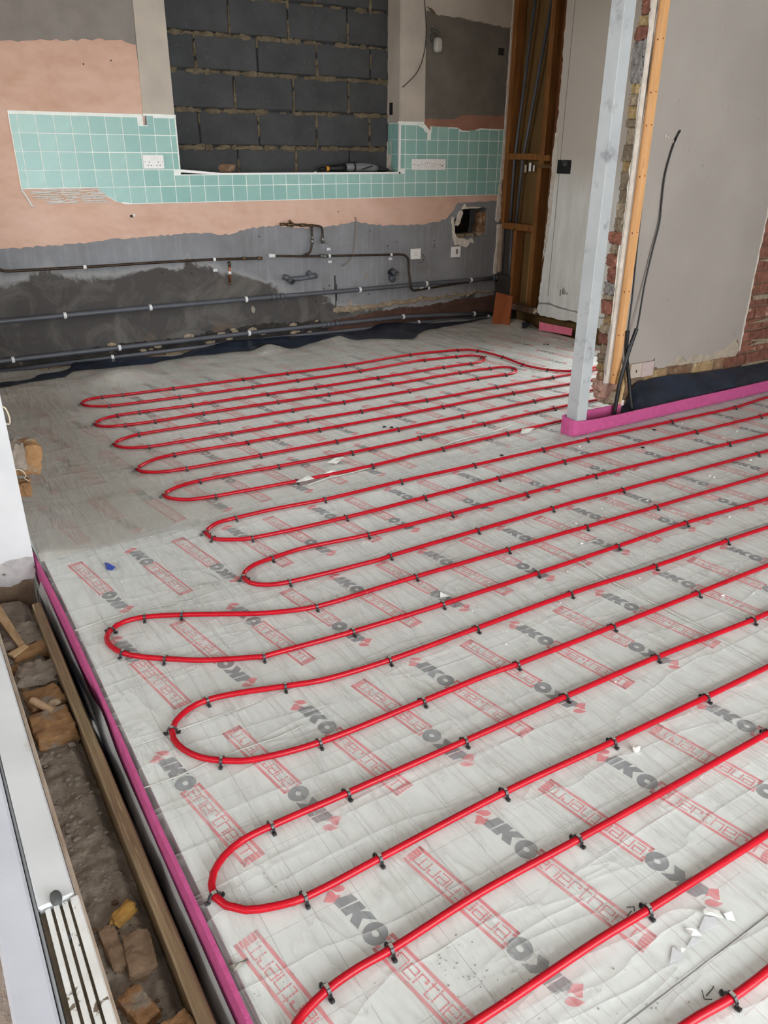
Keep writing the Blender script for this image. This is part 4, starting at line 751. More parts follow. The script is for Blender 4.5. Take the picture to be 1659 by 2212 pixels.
v, f = lump((.010, .008, .007), 4, 2, .3); o = MB().add([Vector((p.x+.475, p.y-4.965, p.z+.009)) for p in v], f).build('plaster_chip', MATS['white_crumb']); tag(o, 'square white chip beside a printed logo in the right foreground', 'scrap')

# ------------------------------------------------------------------ red heating pipe in two circuits
PZ = .0125
def V3(L): return [Vector((x, y, PZ)) for x, y in L]
rv = lambda L: L[::-1]
RU, LT = PIPE['R'], PIPE['L']
def path(c):
    out = []
    for k in c:
        if isinstance(k, int): out += RU[str(k)] if k > 0 else rv(RU[str(-k)])
        elif isinstance(k, str): out += LT[k] if k[0] != '-' else rv(LT[k[1:]])
        else: out += k
    return V3(out)
far = path([[(3.95,-1.93),(3.6,-1.985),(3.3,-1.995)], -1, 'L12', 2, 'T23', -3, 'L34', 4, 'T45', -5, 'L56', 6, [(3.45,-2.05),(3.68,-2.07),(3.78,-2.14),(3.68,-2.22),(3.45,-2.24)], -7, 'L78', 8, [(3.2,-2.43),(3.62,-2.44),(3.72,-2.52),(3.62,-2.60),(3.3,-2.61)], -9, 'L910', 10, [(2.7,-2.80),(3.3,-2.80),(3.9,-2.80)]])
near = path([[(4.45,-3.15)], -11, 'L1112', 12, [(4.1,-3.37),(4.3,-3.40),(4.38,-3.48),(4.3,-3.56),(4.1,-3.60)], -13, 'L1314', 14, [(3.6,-3.78),(4.2,-3.80),(4.33,-3.88),(4.2,-3.97),(3.6,-3.97)], -15, 'L1516', 16, [(3.2,-4.17),(4.2,-4.18),(4.33,-4.27),(4.2,-4.36),(3.2,-4.36)], -17, 'L1718', 18, [(2.6,-4.56),(4.2,-4.58),(4.33,-4.67),(4.2,-4.76),(2.6,-4.76)], -19, 'L1920', 20, [(2.2,-4.94),(4.2,-4.95),(4.33,-5.03),(4.2,-5.12),(2.2,-5.12)], -21, 'L21', [(-.632,-5.175),(-.640,-5.215),(-.615,-5.265),(-.54,-5.295)], 22, [(2.0,-5.33),(4.2,-5.34),(4.33,-5.43),(4.2,-5.53),(2.0,-5.53)], -23, [(-.45,-5.50)]])
def pipe_mat():
    n = NT('red_heating_pipe'); c = n.mix(n.ramp(n.noise(18, 4, .6), .35, .75), lin('b50d20'), lin('a00a1c'))
    c = n.mix(n.ramp(n.noise(60, 3, .7), .68, .76), c, lin('d05a60')); n.bump(n.noise(120, 2), .03, .005)
    return n.fin(c, .27, 0, .28)
m_pipe = pipe_mat()
def densify(P): return crom(P, .022)
SAMP = []
for nm, P, lab in (('heating_pipe', far, 'thin red heating pipe looping back and forth at the rear of the room'), ('heating_pipe', near, 'red heating pipe looping over the front of the floor, wide bends at the left')):
    D = densify(P); D = [Vector((p.x, p.y, PZ+max(0, hp(p.x, p.y)-.004))) for p in D]
    o = MB().tube(D, .0085, 10).build(nm, m_pipe, recalc=False); tag(o, lab, 'heating pipe'); SAMP.append(D)
# faint black lettering on the pipe near the bend in the foreground
# pipe clips
m_clip = simple('black_clip', '232325', '38383a', 30, .35, spec=.6); m_clip_hl = simple('clip_highlight', 'a9a69c', '7c7a74', 40, .35, spec=.6)
cm = MB(); n_ = 10
for w, ro, ri, mi, zb in ((.0035, .0125, .0092, 0, 0),):
    prev = None; vs = []; fs_ = []
    for k in range(n_+1):
        a = PI*k/n_; cy, sz = math.cos(a), math.sin(a)
        for x in (-w, w):
            for r in (ri, ro): vs.append((x, cy*r, sz*r))
    for k in range(n_):
        b = 4*k; q = b+4
        fs_ += [(b, q, q+1, b+1), (b+2, b+3, q+3, q+2), (b+1, q+1, q+3, b+3), (b, b+2, q+2, q)]
    cm.add(vs, fs_, 0)
    top = [i for i in range(n_) if 3 <= i < 7]
for s_ in (-1, 1):
    cm.box((-.003, s_*.0125-.002, -.0125), (.003, s_*.0125+.002, .001)); cm.box((-.0045, s_*.0155-.005, -.0125), (.0045, s_*.0155+.005, -.0075)); cm.box((-.003, s_*.0205-.002, -.0115), (.003, s_*.0205+.002, -.004))
cm.box((-.0037, -.005, .0118), (.0037, .005, .0131), 1)  # pale bar on top: the clip's highlight put into colour
clip_me = cm.mesh('pipe_clip', True); clip_me.materials.append(m_clip); clip_me.materials.append(m_clip_hl)
ORD = 'first second third fourth fifth sixth seventh eighth ninth tenth eleventh twelfth thirteenth fourteenth fifteenth sixteenth seventeenth eighteenth nineteenth twentieth twenty-first twenty-second twenty-third'.split()
for k in sorted(PIPE['C'], key=int):
    D = SAMP[0] if int(k) <= 10 else SAMP[1]; PC = sorted(PIPE['C'][k])
    for n_, (x, y) in enumerate(PC):
        i = min(range(len(D)), key=lambda j: (D[j].x-x)**2+(D[j].y-y)**2)
        t = D[min(i+1, len(D)-1)]-D[max(i-1, 0)]
        c = bpy.data.objects.new('pipe_clip', clip_me); COL.objects.link(c)
        c.location = D[i]; c.rotation_euler = (0, 0, math.atan2(t.y, t.x)+random.uniform(-.12, .12))
        which = '' if len(PC) == 1 else '%s from the left ' % ORD[n_]
        tag(c, 'black pipe clip, %son the %s red pipe run from the back' % (which, ORD[int(k)-1]), 'pipe clip', 'staple clips on the red heating pipe')

# ------------------------------------------------------------------ pipes and fittings on the back wall
m_waste = simple('grey_waste_pipe', '55575e', '4a4c52', 8, .45, spec=.5, c3='68696d', s3=40, lo3=.66, hi3=.74)
m_recess = simple('pipe_recess_shade', '2e2f33', None, rough=.5)  # for the pipe hole and mouth, recess shade put into the colour
m_wclip = simple('white_clip', 'd9dad8', None, rough=.5)
m_cop = simple('tarnished_copper', '4a3a30', '33291f', 22, .45, .55)
m_cop2 = simple('bright_copper', 'a8623f', '8a4f32', 30, .35, .8)
m_brass = simple('old_brass', '6d5a45', '54442f', 30, .4, .7); m_chr = simple('dull_chrome', '8e8d8a', '6e6c68', 30, .35, .8)
def along(P, t):
    L = [0]
    for a, b in zip(P, P[1:]): L.append(L[-1]+(Vector(b)-Vector(a)).length)
    s = t*L[-1]
    for i in range(len(P)-1):
        if s <= L[i+1]: f = (s-L[i])/max(1e-6, L[i+1]-L[i]); return Vector(P[i]).lerp(Vector(P[i+1]), f)
    return Vector(P[-1])
def wall_clip(x, y, z, r, parent, mat=m_wclip):
    mb = MB(); n = 9; vs = []; w = .010
    for k in range(n):
        a = -PI*.62+PI*1.24*k/(n-1)
        for ww in (-w, w):
            for q in (r+.0006, r+.0045): vs.append((x+ww, y-math.cos(a)*q, z+math.sin(a)*q))
    fs_ = []
    for k in range(n-1):
        b = 4*k; q = b+4; fs_ += [(b, q, q+1, b+1), (b+2, b+3, q+3, q+2), (b+1, q+1, q+3, b+3), (b, b+2, q+2, q)]
    fs_ += [(0, 1, 3, 2), (4*n-4, 4*n-2, 4*n-1, 4*n-3)]
    mb.add(vs, fs_); mb.box((x-w*.8, y+r*.5, z-r*.7), (x+w*.8, max(-.001, y+r+.002), z+r*.7)); return mb.build('pipe_clip', mat, parent)
def waste(y, pts, r, label, clips, couplers):
    o = MB().tube([(x, y, z) for x, z in pts], r, 14).build('waste_pipe', m_waste); tag(o, label, 'waste pipe', 'grey waste pipes along the back wall')
    P = [(x, y, z) for x, z in pts]
    for cx in clips:
        z = np.interp(cx, [p[0] for p in pts], [p[1] for p in pts]); wall_clip(cx, y, float(z), r, o)
    for cx, w in couplers:
        z = float(np.interp(cx, [p[0] for p in pts], [p[1] for p in pts]))
        c = MB(); c.tube([(cx-w, y, z), (cx-w*.4, y, z)], r+.006, 14); c.tube([(cx-w*.4, y, z), (cx+w*.4, y, z)], r+.003, 14); c.tube([(cx+w*.4, y, z), (cx+w, y, z)], r+.006, 14); c.build('coupler', m_waste, o)
    return o
w1 = waste(-.030, [(-.69,.373),(-.33,.374),(.6,.378),(1.6,.374),(2.5,.370),(3.2,.370),(3.7,.366),(4.04,.366)], .018, 'uppermost grey waste pipe, running at knee height along the back wall', [.09,.70,1.465,2.51,3.205,3.71], [(1.74,.055),(4.02,.05)])
w2 = waste(-.030, [(-.69,.106),(-.38,.107),(1.46,.107),(2.27,.104),(2.96,.098),(3.5,.068),(4.05,.030)], .018, 'middle grey waste pipe, low on the wall with the black joint coupler', [-.30,.435,1.47,2.96,3.77], [(2.24,.06)])
w3 = waste(-.030, [(-.69,.036),(1.45,.044),(1.82,.042),(2.63,.030),(3.13,.030),(4.0,.012)], .016, 'lowest grey waste pipe, partly hidden behind the black sheet', [.375,3.13,3.94], [])
def copper(P, r, label, name='copper_pipe', mat=m_cop):
    o = MB().tube(crom(P, .02), r, 10).build(name, mat); tag(o, label, 'copper pipe'); return o
def clips_at(o, L, y=-.024, r=.0075):
    for x, z in L: wall_clip(x, y, z, r, o)
cp1 = copper([(-.30,-.024,.76),(-.275,-.024,.715),(-.235,-.024,.700),(-.16,-.024,.698),(.27,-.024,.694),(.8,-.024,.695),(1.23,-.024,.691),(1.42,-.024,.685),(1.60,-.024,.679)], .0095, 'brown copper pipe at the left, ending in a capped open end')
clips_at(cp1, [(.275,.694),(1.23,.691)], r=.0095); MB().tube([(1.585,-.024,.680),(1.625,-.024,.677)], .0125, 10).build('end_fitting', m_brass, cp1); MB().tube([(1.46,-.024,.685),(1.49,-.024,.684)], .0125, 10).build('end_fitting', m_brass, cp1)
cp2 = copper([(1.72,-.024,.690),(1.85,-.024,.682),(2.02,-.024,.670),(2.3,-.024,.660),(2.82,-.024,.640),(2.93,-.024,.636),(2.985,-.024,.622),(3.012,-.024,.585),(3.018,-.024,.50),(3.022,-.05,.40),(3.03,-.052,.345),(3.06,-.040,.322),(3.12,-.030,.320),(3.20,-.026,.325),(3.6,-.026,.345),(4.04,-.026,.366)], .0085, 'long dark copper pipe with a swan bend down past the right-hand waste pipe')
MB().tube([(1.685,-.024,.694),(1.735,-.024,.690)], .0155, 10).build('white_cap', m_wclip, cp2)
clips_at(cp2, [(2.225,.663),(2.83,.640)], r=.0085); wall_clip(3.235, -.026, .327, .0085, cp2)
ch = MB(); ch.lathe([(.016, 0), (.016, .02), (.010, .03)], (2.17,-.03,.665), (0,-1,0), 8); ch.tube([(2.14,-.024,.668),(2.20,-.024,.663)], .014, 8); ch.build('compression_joint', m_chr, cp2)
t = MB(); t.tube(crom([(2.073,-.024,.905),(2.071,-.024,.80),(2.064,-.026,.745),(2.045,-.028,.70),(1.99,-.026,.676)], .015), .0085, 8)
t.build('branch', m_cop, cp2)
tv = MB(); tv.tube([(2.073,-.026,.80),(2.072,-.026,.765)], .0125, 8); tv.tube([(2.073,-.026,.825),(2.073,-.026,.80)], .010, 8); tv.build('inline_valve', m_chr, cp2)
cp3 = copper([(1.80,-.024,.925),(2.08,-.024,.905),(2.135,-.024,.899),(2.160,-.024,.890),(2.168,-.024,.865),(2.168,-.024,.80)], .0085, 'short copper pipe with brass valves below the tiles, bent down at its end')
for x, z, w, r in [(1.815,.924,.02,.012),(1.875,.919,.022,.014),(1.895,.918,.01,.018),(1.99,.911,.022,.013),(2.02,.909,.012,.011),(2.072,.905,.014,.012)]: MB().tube([(x-w, -.024, z), (x+w, -.024, z)], r, 8).build('brass_fitting', m_brass, cp3)
MB().lathe([(.006, 0), (.006, .022), (.013, .023), (.013, .032)], (1.875,-.028,.919), (0,-.5,1), 8).build('valve_tap', m_brass, cp3)
f_ = MB(); f_.tube([(2.168,-.024,.82),(2.168,-.024,.765)], .013, 8); f_.tube([(2.168,-.024,.775),(2.195,-.05,.770)], .007, 6); f_.build('end_valve', m_chr, cp3)
cs = MB().tube([(1.352,-.018,.645),(1.350,-.02,.60),(1.345,-.020,.51)], .0085, 10).build('copper_pipe', m_cop2); tag(cs, 'short bright copper pipe stub standing upright on the grey render', 'copper pipe')
wall_clip(1.347, -.020, .585, .0085, cs); MB().tube([(1.352,-.012,.66),(1.352,-.030,.655),(1.352,-.018,.635)], .011, 8).build('elbow', m_brass, cs); MB().lathe([(.014, 0), (.014, .01), (.008, .012)], (1.344,-.004,.505), (0,-1,0), 8).build('lower_elbow', m_brass, cs)
# waste stubs
ws1 = MB(); ws1.tube([(1.80,-.035,.525),(1.835,-.050,.515)], .024, 14); ws1.tube(crom([(2.10,-.03,.512),(1.95,-.04,.503),(1.87,-.05,.505),(1.835,-.06,.507)], .02), .0185, 12); ws1.tube([(2.02,-.035,.512),(2.09,-.032,.515)], .023, 12); ws1.tube([(2.03,-.01,.545),(2.05,-.03,.52)], .020, 10)
o = ws1.build('waste_stub', m_waste); tag(o, 'grey waste elbow with a branch, its mouth facing the room', 'waste pipe')
c = MB(); c.tube([(1.838,-.045,.512),(1.85,-.085,.488)], .021, 14, cap=False); c.tube([(1.848,-.080,.491),(1.851,-.090,.486)], .0235, 14, cap=False); c.build('socket', m_waste, o); MB().lathe([(.0205, 0), (0, .001)], (1.846,-.070,.497), (.2,-.8,-.5), 14).build('dark_mouth', m_recess, o)
v_ = MB(); v_.lathe([(.034, .0), (.034, .004)], (2.845,-.0,.488), (0,-1,-.25), 16); o = v_.build('waste_stub', m_recess); tag(o, 'round grey waste pipe end in a dark hole in the render', 'waste pipe')
c = MB(); c.lathe([(.0235, 0), (.0235, .075), (.0175, .075), (.0175, .02)], (2.850,-.01,.505), (0,-1,-.25), 16); c.build('pipe_mouth', m_waste, o); MB().lathe([(.0176, 0), (0, .001)], (2.850,-.05,.495), (0,-1,-.25), 12).build('bore', MATS['dark_void'], o); MB().lathe([(.026,0),(.026,.05),(.02,.05)], (2.84,-.01,.455), (0,-.9,-.5), 14).build('elbow', m_waste, o)
# loose brackets and cable clips
for x, z, l in [(1.235,.610,'small white bracket left of the bright copper stub'),(2.225,.715,'white bracket above the compression joint'),(2.235,.615,'white bracket below the compression joint'),(2.83,.605,'white bracket under the copper pipe near the waste hole'),(3.17,.33,'white bracket at the foot of the copper bend')]:
    b_ = MB(); b_.box((x-.014, -.012, z-.010), (x+.014, 0, z+.010), bev=.002); b_.box((x-.014, -.022, z-.010), (x-.008, -.010, z+.010)); b_.box((x+.008, -.022, z-.010), (x+.014, -.010, z+.010)); tag(b_.build('bracket', m_wclip), l, 'bracket')
cbl = MB().tube(crom([(2.475,-.004,.952),(2.492,-.012,.945),(2.488,-.012,.88),(2.478,-.016,.78),(2.45,-.025,.66),(2.40,-.03,.60),(2.345,-.028,.572)], .02), .0042, 7).build('cable', simple('grey_beige_cable', '7f756a', None)); tag(cbl, 'limp beige cable hanging from a hole over the copper pipe', 'cable')
wr2 = MB().tube(crom([(3.10,-.010,2.70),(3.135,-.012,2.47),(3.15,-.014,2.30),(3.13,-.012,2.15),(3.07,-.010,2.03),(2.99,-.010,1.96),(2.935,-.008,1.92)], .03), .0032, 6).build('cable', simple('black_thin_cable', '2b2622', None)); tag(wr2, 'thin dark cable curving down across the cream wall right of the window', 'cable')
bx = MB(); bx.lathe([(.03, 0), (.03, .02)], (3.225,0,2.28), (0,-1,0), 14); bx.tube([(3.20,-.01,2.335),(3.24,-.025,2.325),(3.25,-.03,2.30)], .012, 7); o = bx.build('old_fitting', simple('dirty_metal', '4e4a44', None, rough=.5)); tag(o, 'old light fitting with a pale bulb left on the grey patch', 'wall fitting')
v, f = lump((.033, .03, .055), 3, 3, .1); MB().add([Vector((p.x+3.25, p.y-.035, p.z+2.23)) for p in v], f, 0, True).build('bulb', simple('dusty_glass', 'a8a69f', None, rough=.2), o)
# ------------------------------------------------------------------ sockets
m_plate = simple('white_plastic', 'e3e2e0', None, rough=.4, spec=.5); m_hole2 = simple('socket_slot', '24211f', None)
def plate(x0, x1, z0, z1, label, slots=(), sw=(), cat='socket', y=0.0, toward=-1, d=.011, name='wall_socket', mat=None):
    o = MB().box((x0, y-d, z0), (x1, y, z1), bev=.0025).build(name, mat or m_plate); tag(o, label, cat)
    if slots:
        mb = MB()
        for x, z, w, h in slots: mb.box((x-w/2, y-d-.0008, z-h/2), (x+w/2, y-d+.001, z+h/2))
        mb.build('slots', m_hole2, o)
    for x, z in sw: MB().box((x-.007, y-d-.004, z-.012), (x+.007, y-d+.001, z+.012), bev=.002).build('switch', m_plate, o)
    return o
def ukslots(cx, cz): return [(cx, cz+.011, .004, .009), (cx-.011, cz-.010, .007, .005), (cx+.011, cz-.010, .007, .005)]
plate(.773, .920, 1.326, 1.416, 'white double socket on the green tiles left of the window', ukslots(.815, 1.358)+ukslots(.878, 1.358)+[(.785,1.371,.004,.004),(.908,1.371,.004,.004),(.875,1.395,.003,.003)], [(.838,1.393),(.860,1.393)], d=.022)
plate(3.034, 3.118, 1.311, 1.396, 'single white plate with screw holes, leftmost of the row on the right tiles', [(3.05,1.352,.006,.008),(3.09,1.345,.008,.006),(3.105,1.35,.004,.004)], y=-.0095, d=.018)
plate(3.120, 3.268, 1.310, 1.397, 'white double socket in the middle of the row on the right tiles', ukslots(3.165, 1.345)+ukslots(3.232, 1.345)+[(3.185,1.365,.008,.006),(3.205,1.367,.006,.005),(3.13,1.352,.004,.008),(3.258,1.352,.004,.008)], [], y=-.0095, d=.018)
plate(3.270, 3.378, 1.310, 1.396, 'white plate with a scorched outlet, rightmost of the row on the right tiles', [(3.285,1.352,.006,.006),(3.318,1.350,.007,.008),(3.34,1.342,.012,.008),(3.355,1.352,.005,.005)], y=-.0095, d=.018)
s1 = plate(3.045, 3.150, .586, .675, 'single white socket on the grey render below the pale tiles', ukslots(3.097, .628), d=.014)
MB().tube(crom([(3.16,-.004,.63),(3.19,-.014,.60),(3.17,-.01,.56),(3.13,-.006,.55)], .02), .002, 5).build('stray_wire', m_hole2, s1)
s2 = plate(3.489, 3.592, .577, .670, 'white switched outlet plate just under the broken hole', [(3.505,.625,.005,.005),(3.578,.622,.005,.005)], d=.014)
MB().box((3.535,-.017,.605), (3.555,-.013,.648), jit=.003).build('flex_outlet', simple('grey_outlet', '7e7a72', None), s2)
# black back box in the painted panel
o = MB().box((4.016, -.878, 1.292), (4.021, -.724, 1.396)).build('back_box', simple('black_box', '111214', None, rough=.6)); tag(o, 'black square back box set in the white panel', 'back box')
mb = MB()
for y, z, w, h in [(-.80,1.365,.02,.012),(-.82,1.37,.01,.02),(-.835,1.365,.004,.035),(-.81,1.35,.012,.01),(-.795,1.385,.05,.004)]: mb.box((4.0145, y-w/2, z-h/2), (4.0165, y+w/2, z+h/2), jit=.001)
mb.build('screws', simple('dull_grey_metal', '5a5e5c', None, .5), o)
# blank plates on the brick wall
plate(2.700, 2.796, .222, .309, 'pale blank plate with a wire poking out, beside the conduits', [(2.748,.262,.010,.016)], cat='wall plate', y=-.880, name='wall_plate', mat=simple('beige_plate', 'b9ab9f', None), d=.016)
plate(2.798, 2.900, .219, .307, 'pinkish blank plate, right one of the pair on the wall', [(2.82,.265,.004,.004),(2.885,.266,.004,.004)], cat='wall plate', y=-.880, name='wall_plate', mat=simple('pinkish_plate', 'b9a7a2', None), d=.018)
o = MB().box((2.615, -.894, .213), (2.697, -.866, .312), bev=.003).build('pattress', simple('raw_wood_box', 'a98f6d', '98805f', 8, .8)) ; tag(o, 'small raw wooden box between the conduits on the wall', 'box'); 
for ob in [o for o in COL.objects if o.name.startswith(('wall_plate', 'pattress'))]: ob.location.y = -2.0
# drill lying on the old window sill
dr = empty('cordless_drill', (2.45, .055, 1.296)); tag(dr, 'grey and black cordless tool lying on the old window sill', 'drill')
m_dg = simple('tool_grey', '77797b', '66686a', 10, .5); m_db = simple('tool_black', '151517', None, rough=.5); m_dy = simple('tool_orange', 'c68a2c', None, rough=.5)
MB().tube([(-.02,0,.034),(.02,0,.036),(.05,0,.037),(.19,0,.035),(.25,0,.030),(.29,0,.026)], [.026,.031,.034,.034,.028,.018], 14).build('body', m_dg, dr)
MB().tube([(-.17,0,.026),(-.12,0,.028),(-.07,0,.030),(-.02,0,.033)], [.018,.026,.028,.031], 12).build('grip', m_db, dr)
MB().tube([(-.195,0,.025),(-.17,0,.026)], .019, 12).build('collar', m_dy, dr); MB().tube([(-.25,0,.022),(-.195,0,.025)], [.012,.016], 10).build('chuck', m_db, dr)
MB().tube([(.05,0,.037),(.065,0,.037)], .0355, 14).build('band', m_db, dr); MB().box((.02,-.02,.066), (.09,.02,.076), bev=.004).build('switch', m_db, dr)
MB().tube(crom([(.28,0,.024),(.33,-.02,.02),(.37,-.03,.015),(.34,.02,.012),(.30,.03,.01)], .02), .012, 8).build('cable_tail', m_db, dr)
MB().tube(crom([(.12,-.036,.02),(.18,-.038,.035),(.22,-.036,.045)], .02), .004, 6).build('trim_line', m_db, dr)
for i, (x, y, s, m) in enumerate([(2.16,.06,.012,m_wclip),(2.12,.08,.010,m_db),(2.86,.06,.016,m_brass),(2.88,.09,.014,m_db),(2.25,.09,.012,m_brass)]):
    v, f = lump((s, s*.8, s*.8), i, 2, .3); o = MB().add([Vector((p.x+x, p.y+y, p.z+1.283+s*.8)) for p in v], f).build('screw_pack' if i == 0 else 'rubble_bit', m)
    tag(o, ['small white fixing on the window sill left of the tool', 'black crumb on the sill left of the tool', 'brass-coloured bit on the sill right of the tool', 'black bit at the right end of the sill', 'brown crumb on the sill behind the tool'][i], 'fixing')
# ------------------------------------------------------------------ vertical waste pipes in the stud bay
def vp(P, r, label):
    o = MB().tube(P, r, 12).build('waste_pipe', m_waste); tag(o, label, 'waste pipe', 'grey pipes in the stud bay')
vp([(4.075,-.105,.87),(4.075,-.110,1.40),(4.075,-.24,2.70)], .0135, 'left-hand grey pipe rising through the upper stud bay')
vp([(4.082,-.185,.87),(4.082,-.212,1.40),(4.082,-.45,2.70)], .0135, 'right-hand grey pipe leaning in the upper stud bay')
vp([(4.055,-.165,.806),(4.055,-.172,.5),(4.055,-.175,.385)], .0135, 'grey pipe dropping from the lower nogging to the wall pipe')
# orange board offcut standing at the corner
ob = MB(); vx = [(3.700,-.372,.02),(3.742,-.565,.02),(3.742,-.565,.292),(3.700,-.372,.300)]
dv = Vector((.018, .004, 0)); A = [Vector(p) for p in vx]; lean = Vector((.0, .0, 0))
A = [Vector((3.705,-.385,.022)), Vector((3.740,-.575,.022)), Vector((3.765,-.560,.288)), Vector((3.745,-.366,.298))]
ob.add(A+[p+dv for p in A], [(0,1,2,3),(4,7,6,5),(0,4,5,1),(1,5,6,2),(2,6,7,3),(3,7,4,0)])
o = ob.build('board_offcut', simple('orange_veneer', '94502a', '783c18', 4, .35, stretch=(4, 4, .6), spec=.5)); tag(o, 'orange-brown veneered offcut standing in the far corner', 'offcut')
# ------------------------------------------------------------------ post, pink foam edging, black damp sheets
m_post = simple('grey_primer', 'b4b7b8', 'a7aaab', 4, .6, bump=.06, bscale=40, c3='67666b', s3=11, lo3=.56, hi3=.82)
ps = empty('steel_post', (2.199, -2.988, 0)); tag(ps, 'grey primed square steel post wrapped in pink foam at its foot', 'post')
MB().box((-.042, -.042, .0), (.032, .044, 2.72), bev=.003).build('shaft', m_post, ps)
m_foam = simple('pink_foam', 'c2568c', 'b54d80', 30, .85, bump=.3, bscale=180)
def strip(P, z0, z1f, th, name, label, group=None, mat=None):
    """upright strip along the floor line P, height z1f(i)"""
    Q = [Vector((a, b, 0)) for a, b in P]; n = len(Q); vs = []; fs_ = []
    for i in range(n):
        t = Q[min(i+1, n-1)]-Q[max(i-1, 0)]; t.normalize(); nn = Vector((-t.y, t.x, 0))*th/2; z1 = z1f(i/(n-1)); zz = z0(i/(n-1)) if callable(z0) else z0
        vs += [Q[i]-nn+Vector((0,0,zz)), Q[i]-nn+Vector((0,0,z1)), Q[i]+nn+Vector((0,0,z1)), Q[i]+nn+Vector((0,0,zz))]
    for i in range(n-1):
        b = 4*i; q = b+4
        for k in range(4): fs_.append((b+k, q+k, q+(k+1) % 4, b+(k+1) % 4))
    fs_ += [(0,1,2,3), (4*n-1,4*n-2,4*n-3,4*n-4)]
    o = MB().add(vs, fs_).build(name, mat or m_foam); tag(o, label, 'foam strip' if not mat else 'plastic sheet', group); return o
strip([(2.62,-2.925),(2.4,-2.925),(2.20,-2.928),(2.145,-2.934),(2.130,-2.945),(2.127,-2.97),(2.126,-3.01),(2.132,-3.034),(2.15,-3.040),(2.3,-3.040),(2.5,-3.038),(2.75,-3.035),(3.1,-3.032),(3.4,-3.034),(3.9,-3.03),(4.55,-3.03)], .004, lambda t: float(np.interp(t, [0, .2, .3, .4, .5, .62, .75, 1], [.09, .1, .102, .1, .095, .078, .078, .08])), .008, 'foam_edging', 'bright pink foam edging wrapped round the post foot and along the brick wall')
# left slab edge foam
FL = [(-.680,-2.95),(-.676,-3.15),(-.672,-3.4),(-.670,-3.7),(-.670,-4.0),(-.670,-4.25),(-.674,-4.5),(-.673,-4.8),(-.672,-5.1),(-.672,-5.5),(-.672,-6.5)]
strip([tuple(p[:2]) for p in crom([(a, b, 0) for a, b in FL], .08)], -.12, lambda t: .004+.006*math.sin(t*9)**2, .010, 'foam_edging', 'dark pink foam edging along the left edge of the floor')
strip([(3.925,-.775),(3.935,-.80),(3.945,-.84),(3.975,-.95),(4.01,-1.10)], .012, lambda t: .085-.012*t, .008, 'foam_edging', 'pink foam edging under the white painted panel', mat=None).data.materials[0] = simple('lit_foam', 'e0798f', 'd56d86', 30, .85)  # lighter copy of the pink foam, light shining through put into its colour
m_dpm = simple('black_damp_sheet', '202a3b', '161c28', 6, .34, bump=.5, bscale=7, spec=.5)
def drape(name, label, fn, nu, nv, mat=None, milk=None):
    o = MB().grid(nu, nv, fn).build(name, mat or m_dpm, recalc=False); tag(o, label, 'plastic sheet'); return o
def dpm_r(u, v):
    x = 2.60+u*1.95; top = float(np.interp(x, [2.6,2.70,2.74,2.78,2.84,3.09,3.25,3.48,3.67,4.07,4.55], [.03,.07,.155,.192,.196,.196,.18,.168,.16,.152,.15]))
    z = .015+(top-.015)*v; y = -3.015+.125*v-.03*math.sin(PI*v)*(1+nz(x*3, v, 5))+.016*nz(x*5, v*2, 1, 2)
    return (x, min(y, -2.884 if v > .9 else y), z)
drape('damp_sheet', 'black damp-proof sheet draped up the foot of the brick wall', dpm_r, 60, 12)
def dpm_b(u, v):
    x = -.66+u*4.55; top = float(np.interp(x, [-.7,-.41,.0,.05,.06,.54,.8,.93,1.2,1.32,1.6,1.81,2.07,2.57,2.7,2.9,3.07,3.5,3.95], [-.02,-.022,-.012,-.005,.042,.030,-.0,.018,.055,.064,.055,.049,.033,.025,.06,.055,.03,-.01,-.02]))
    front = float(np.interp(x, [-.7,-.45,-.02,.05,.6,1.0,1.76,2.0,2.5,2.73,3.0,3.95], [-.52,-.46,-.35,-.22,-.24,-.20,-.33,-.27,-.40,-.54,-.30,-.14]))
    yb = -.050; y = front+(yb-front)*v; 
    z = hp(x, y)*(1-v)+.006*(1-v)+.012*math.sin(PI*v)*(1+nz(x*4, v*2, 2, 1)) + (top+.002)*v**1.5
    return (x, y+.02*nz(x*3, v, 8, 2), max(z, .006 if v < .6 else -.06))
drape('damp_sheet', 'crumpled black damp sheet lying along the foot of the back wall', dpm_b, 110, 12)
def dpm_c(u, v):
    x = 3.80+.13*u+.05*v; y = -.72+.40*v; return (x, y, .03+.03*math.sin(PI*u)*abs(nz(x*7, y*5, 1, 1.5))+.02*u)
drape('damp_sheet', 'small dark flap of damp sheet in the far right corner', dpm_c, 10, 14)
m_flap = simple('thin_polythene_flap', 'b9b7b3', 'a3a09c', 12, .25, spec=.6, bump=.4, bscale=15)
def fl_mat():
    n = NT('hanging_polythene'); tr = n.new('BsdfTransparent'); mx = n.new('MixShader'); n.bump(n.noise(14, 3), .5, .01); n.fin(lin('bab8b6'), .25, 0, .6)
    mx.inputs[0].default_value = .72; n.L(tr.outputs[0], mx.inputs[1]); n.L(n.b.outputs[0], mx.inputs[2]); n.L(mx.outputs[0], n.out.inputs[0]); return n.m
m_hang = fl_mat()
def edge_y(t): return -3.10-2.6*t
LOWP = ([-3.1,-3.2,-3.45,-3.7,-3.95,-4.04,-4.12,-4.30,-4.55,-4.75,-5.0,-5.7][::-1], [.06,.075,.10,.075,.045,.020,.035,.085,.075,.07,.06,.06][::-1])
def flapfn(u, v):
    y = edge_y(u); d = float(np.interp(y, *LOWP)); b = math.exp(-((y+4.06)/.10)**2)
    x = -.684-.022*v-.010*math.sin(PI*v)*abs(nz(y*2.5, 3, 1, 2))-.014*v*nz(y*4, 1, 6, 1.5)
    return (x, y, -.052+.045*b-(d+.03)*v)
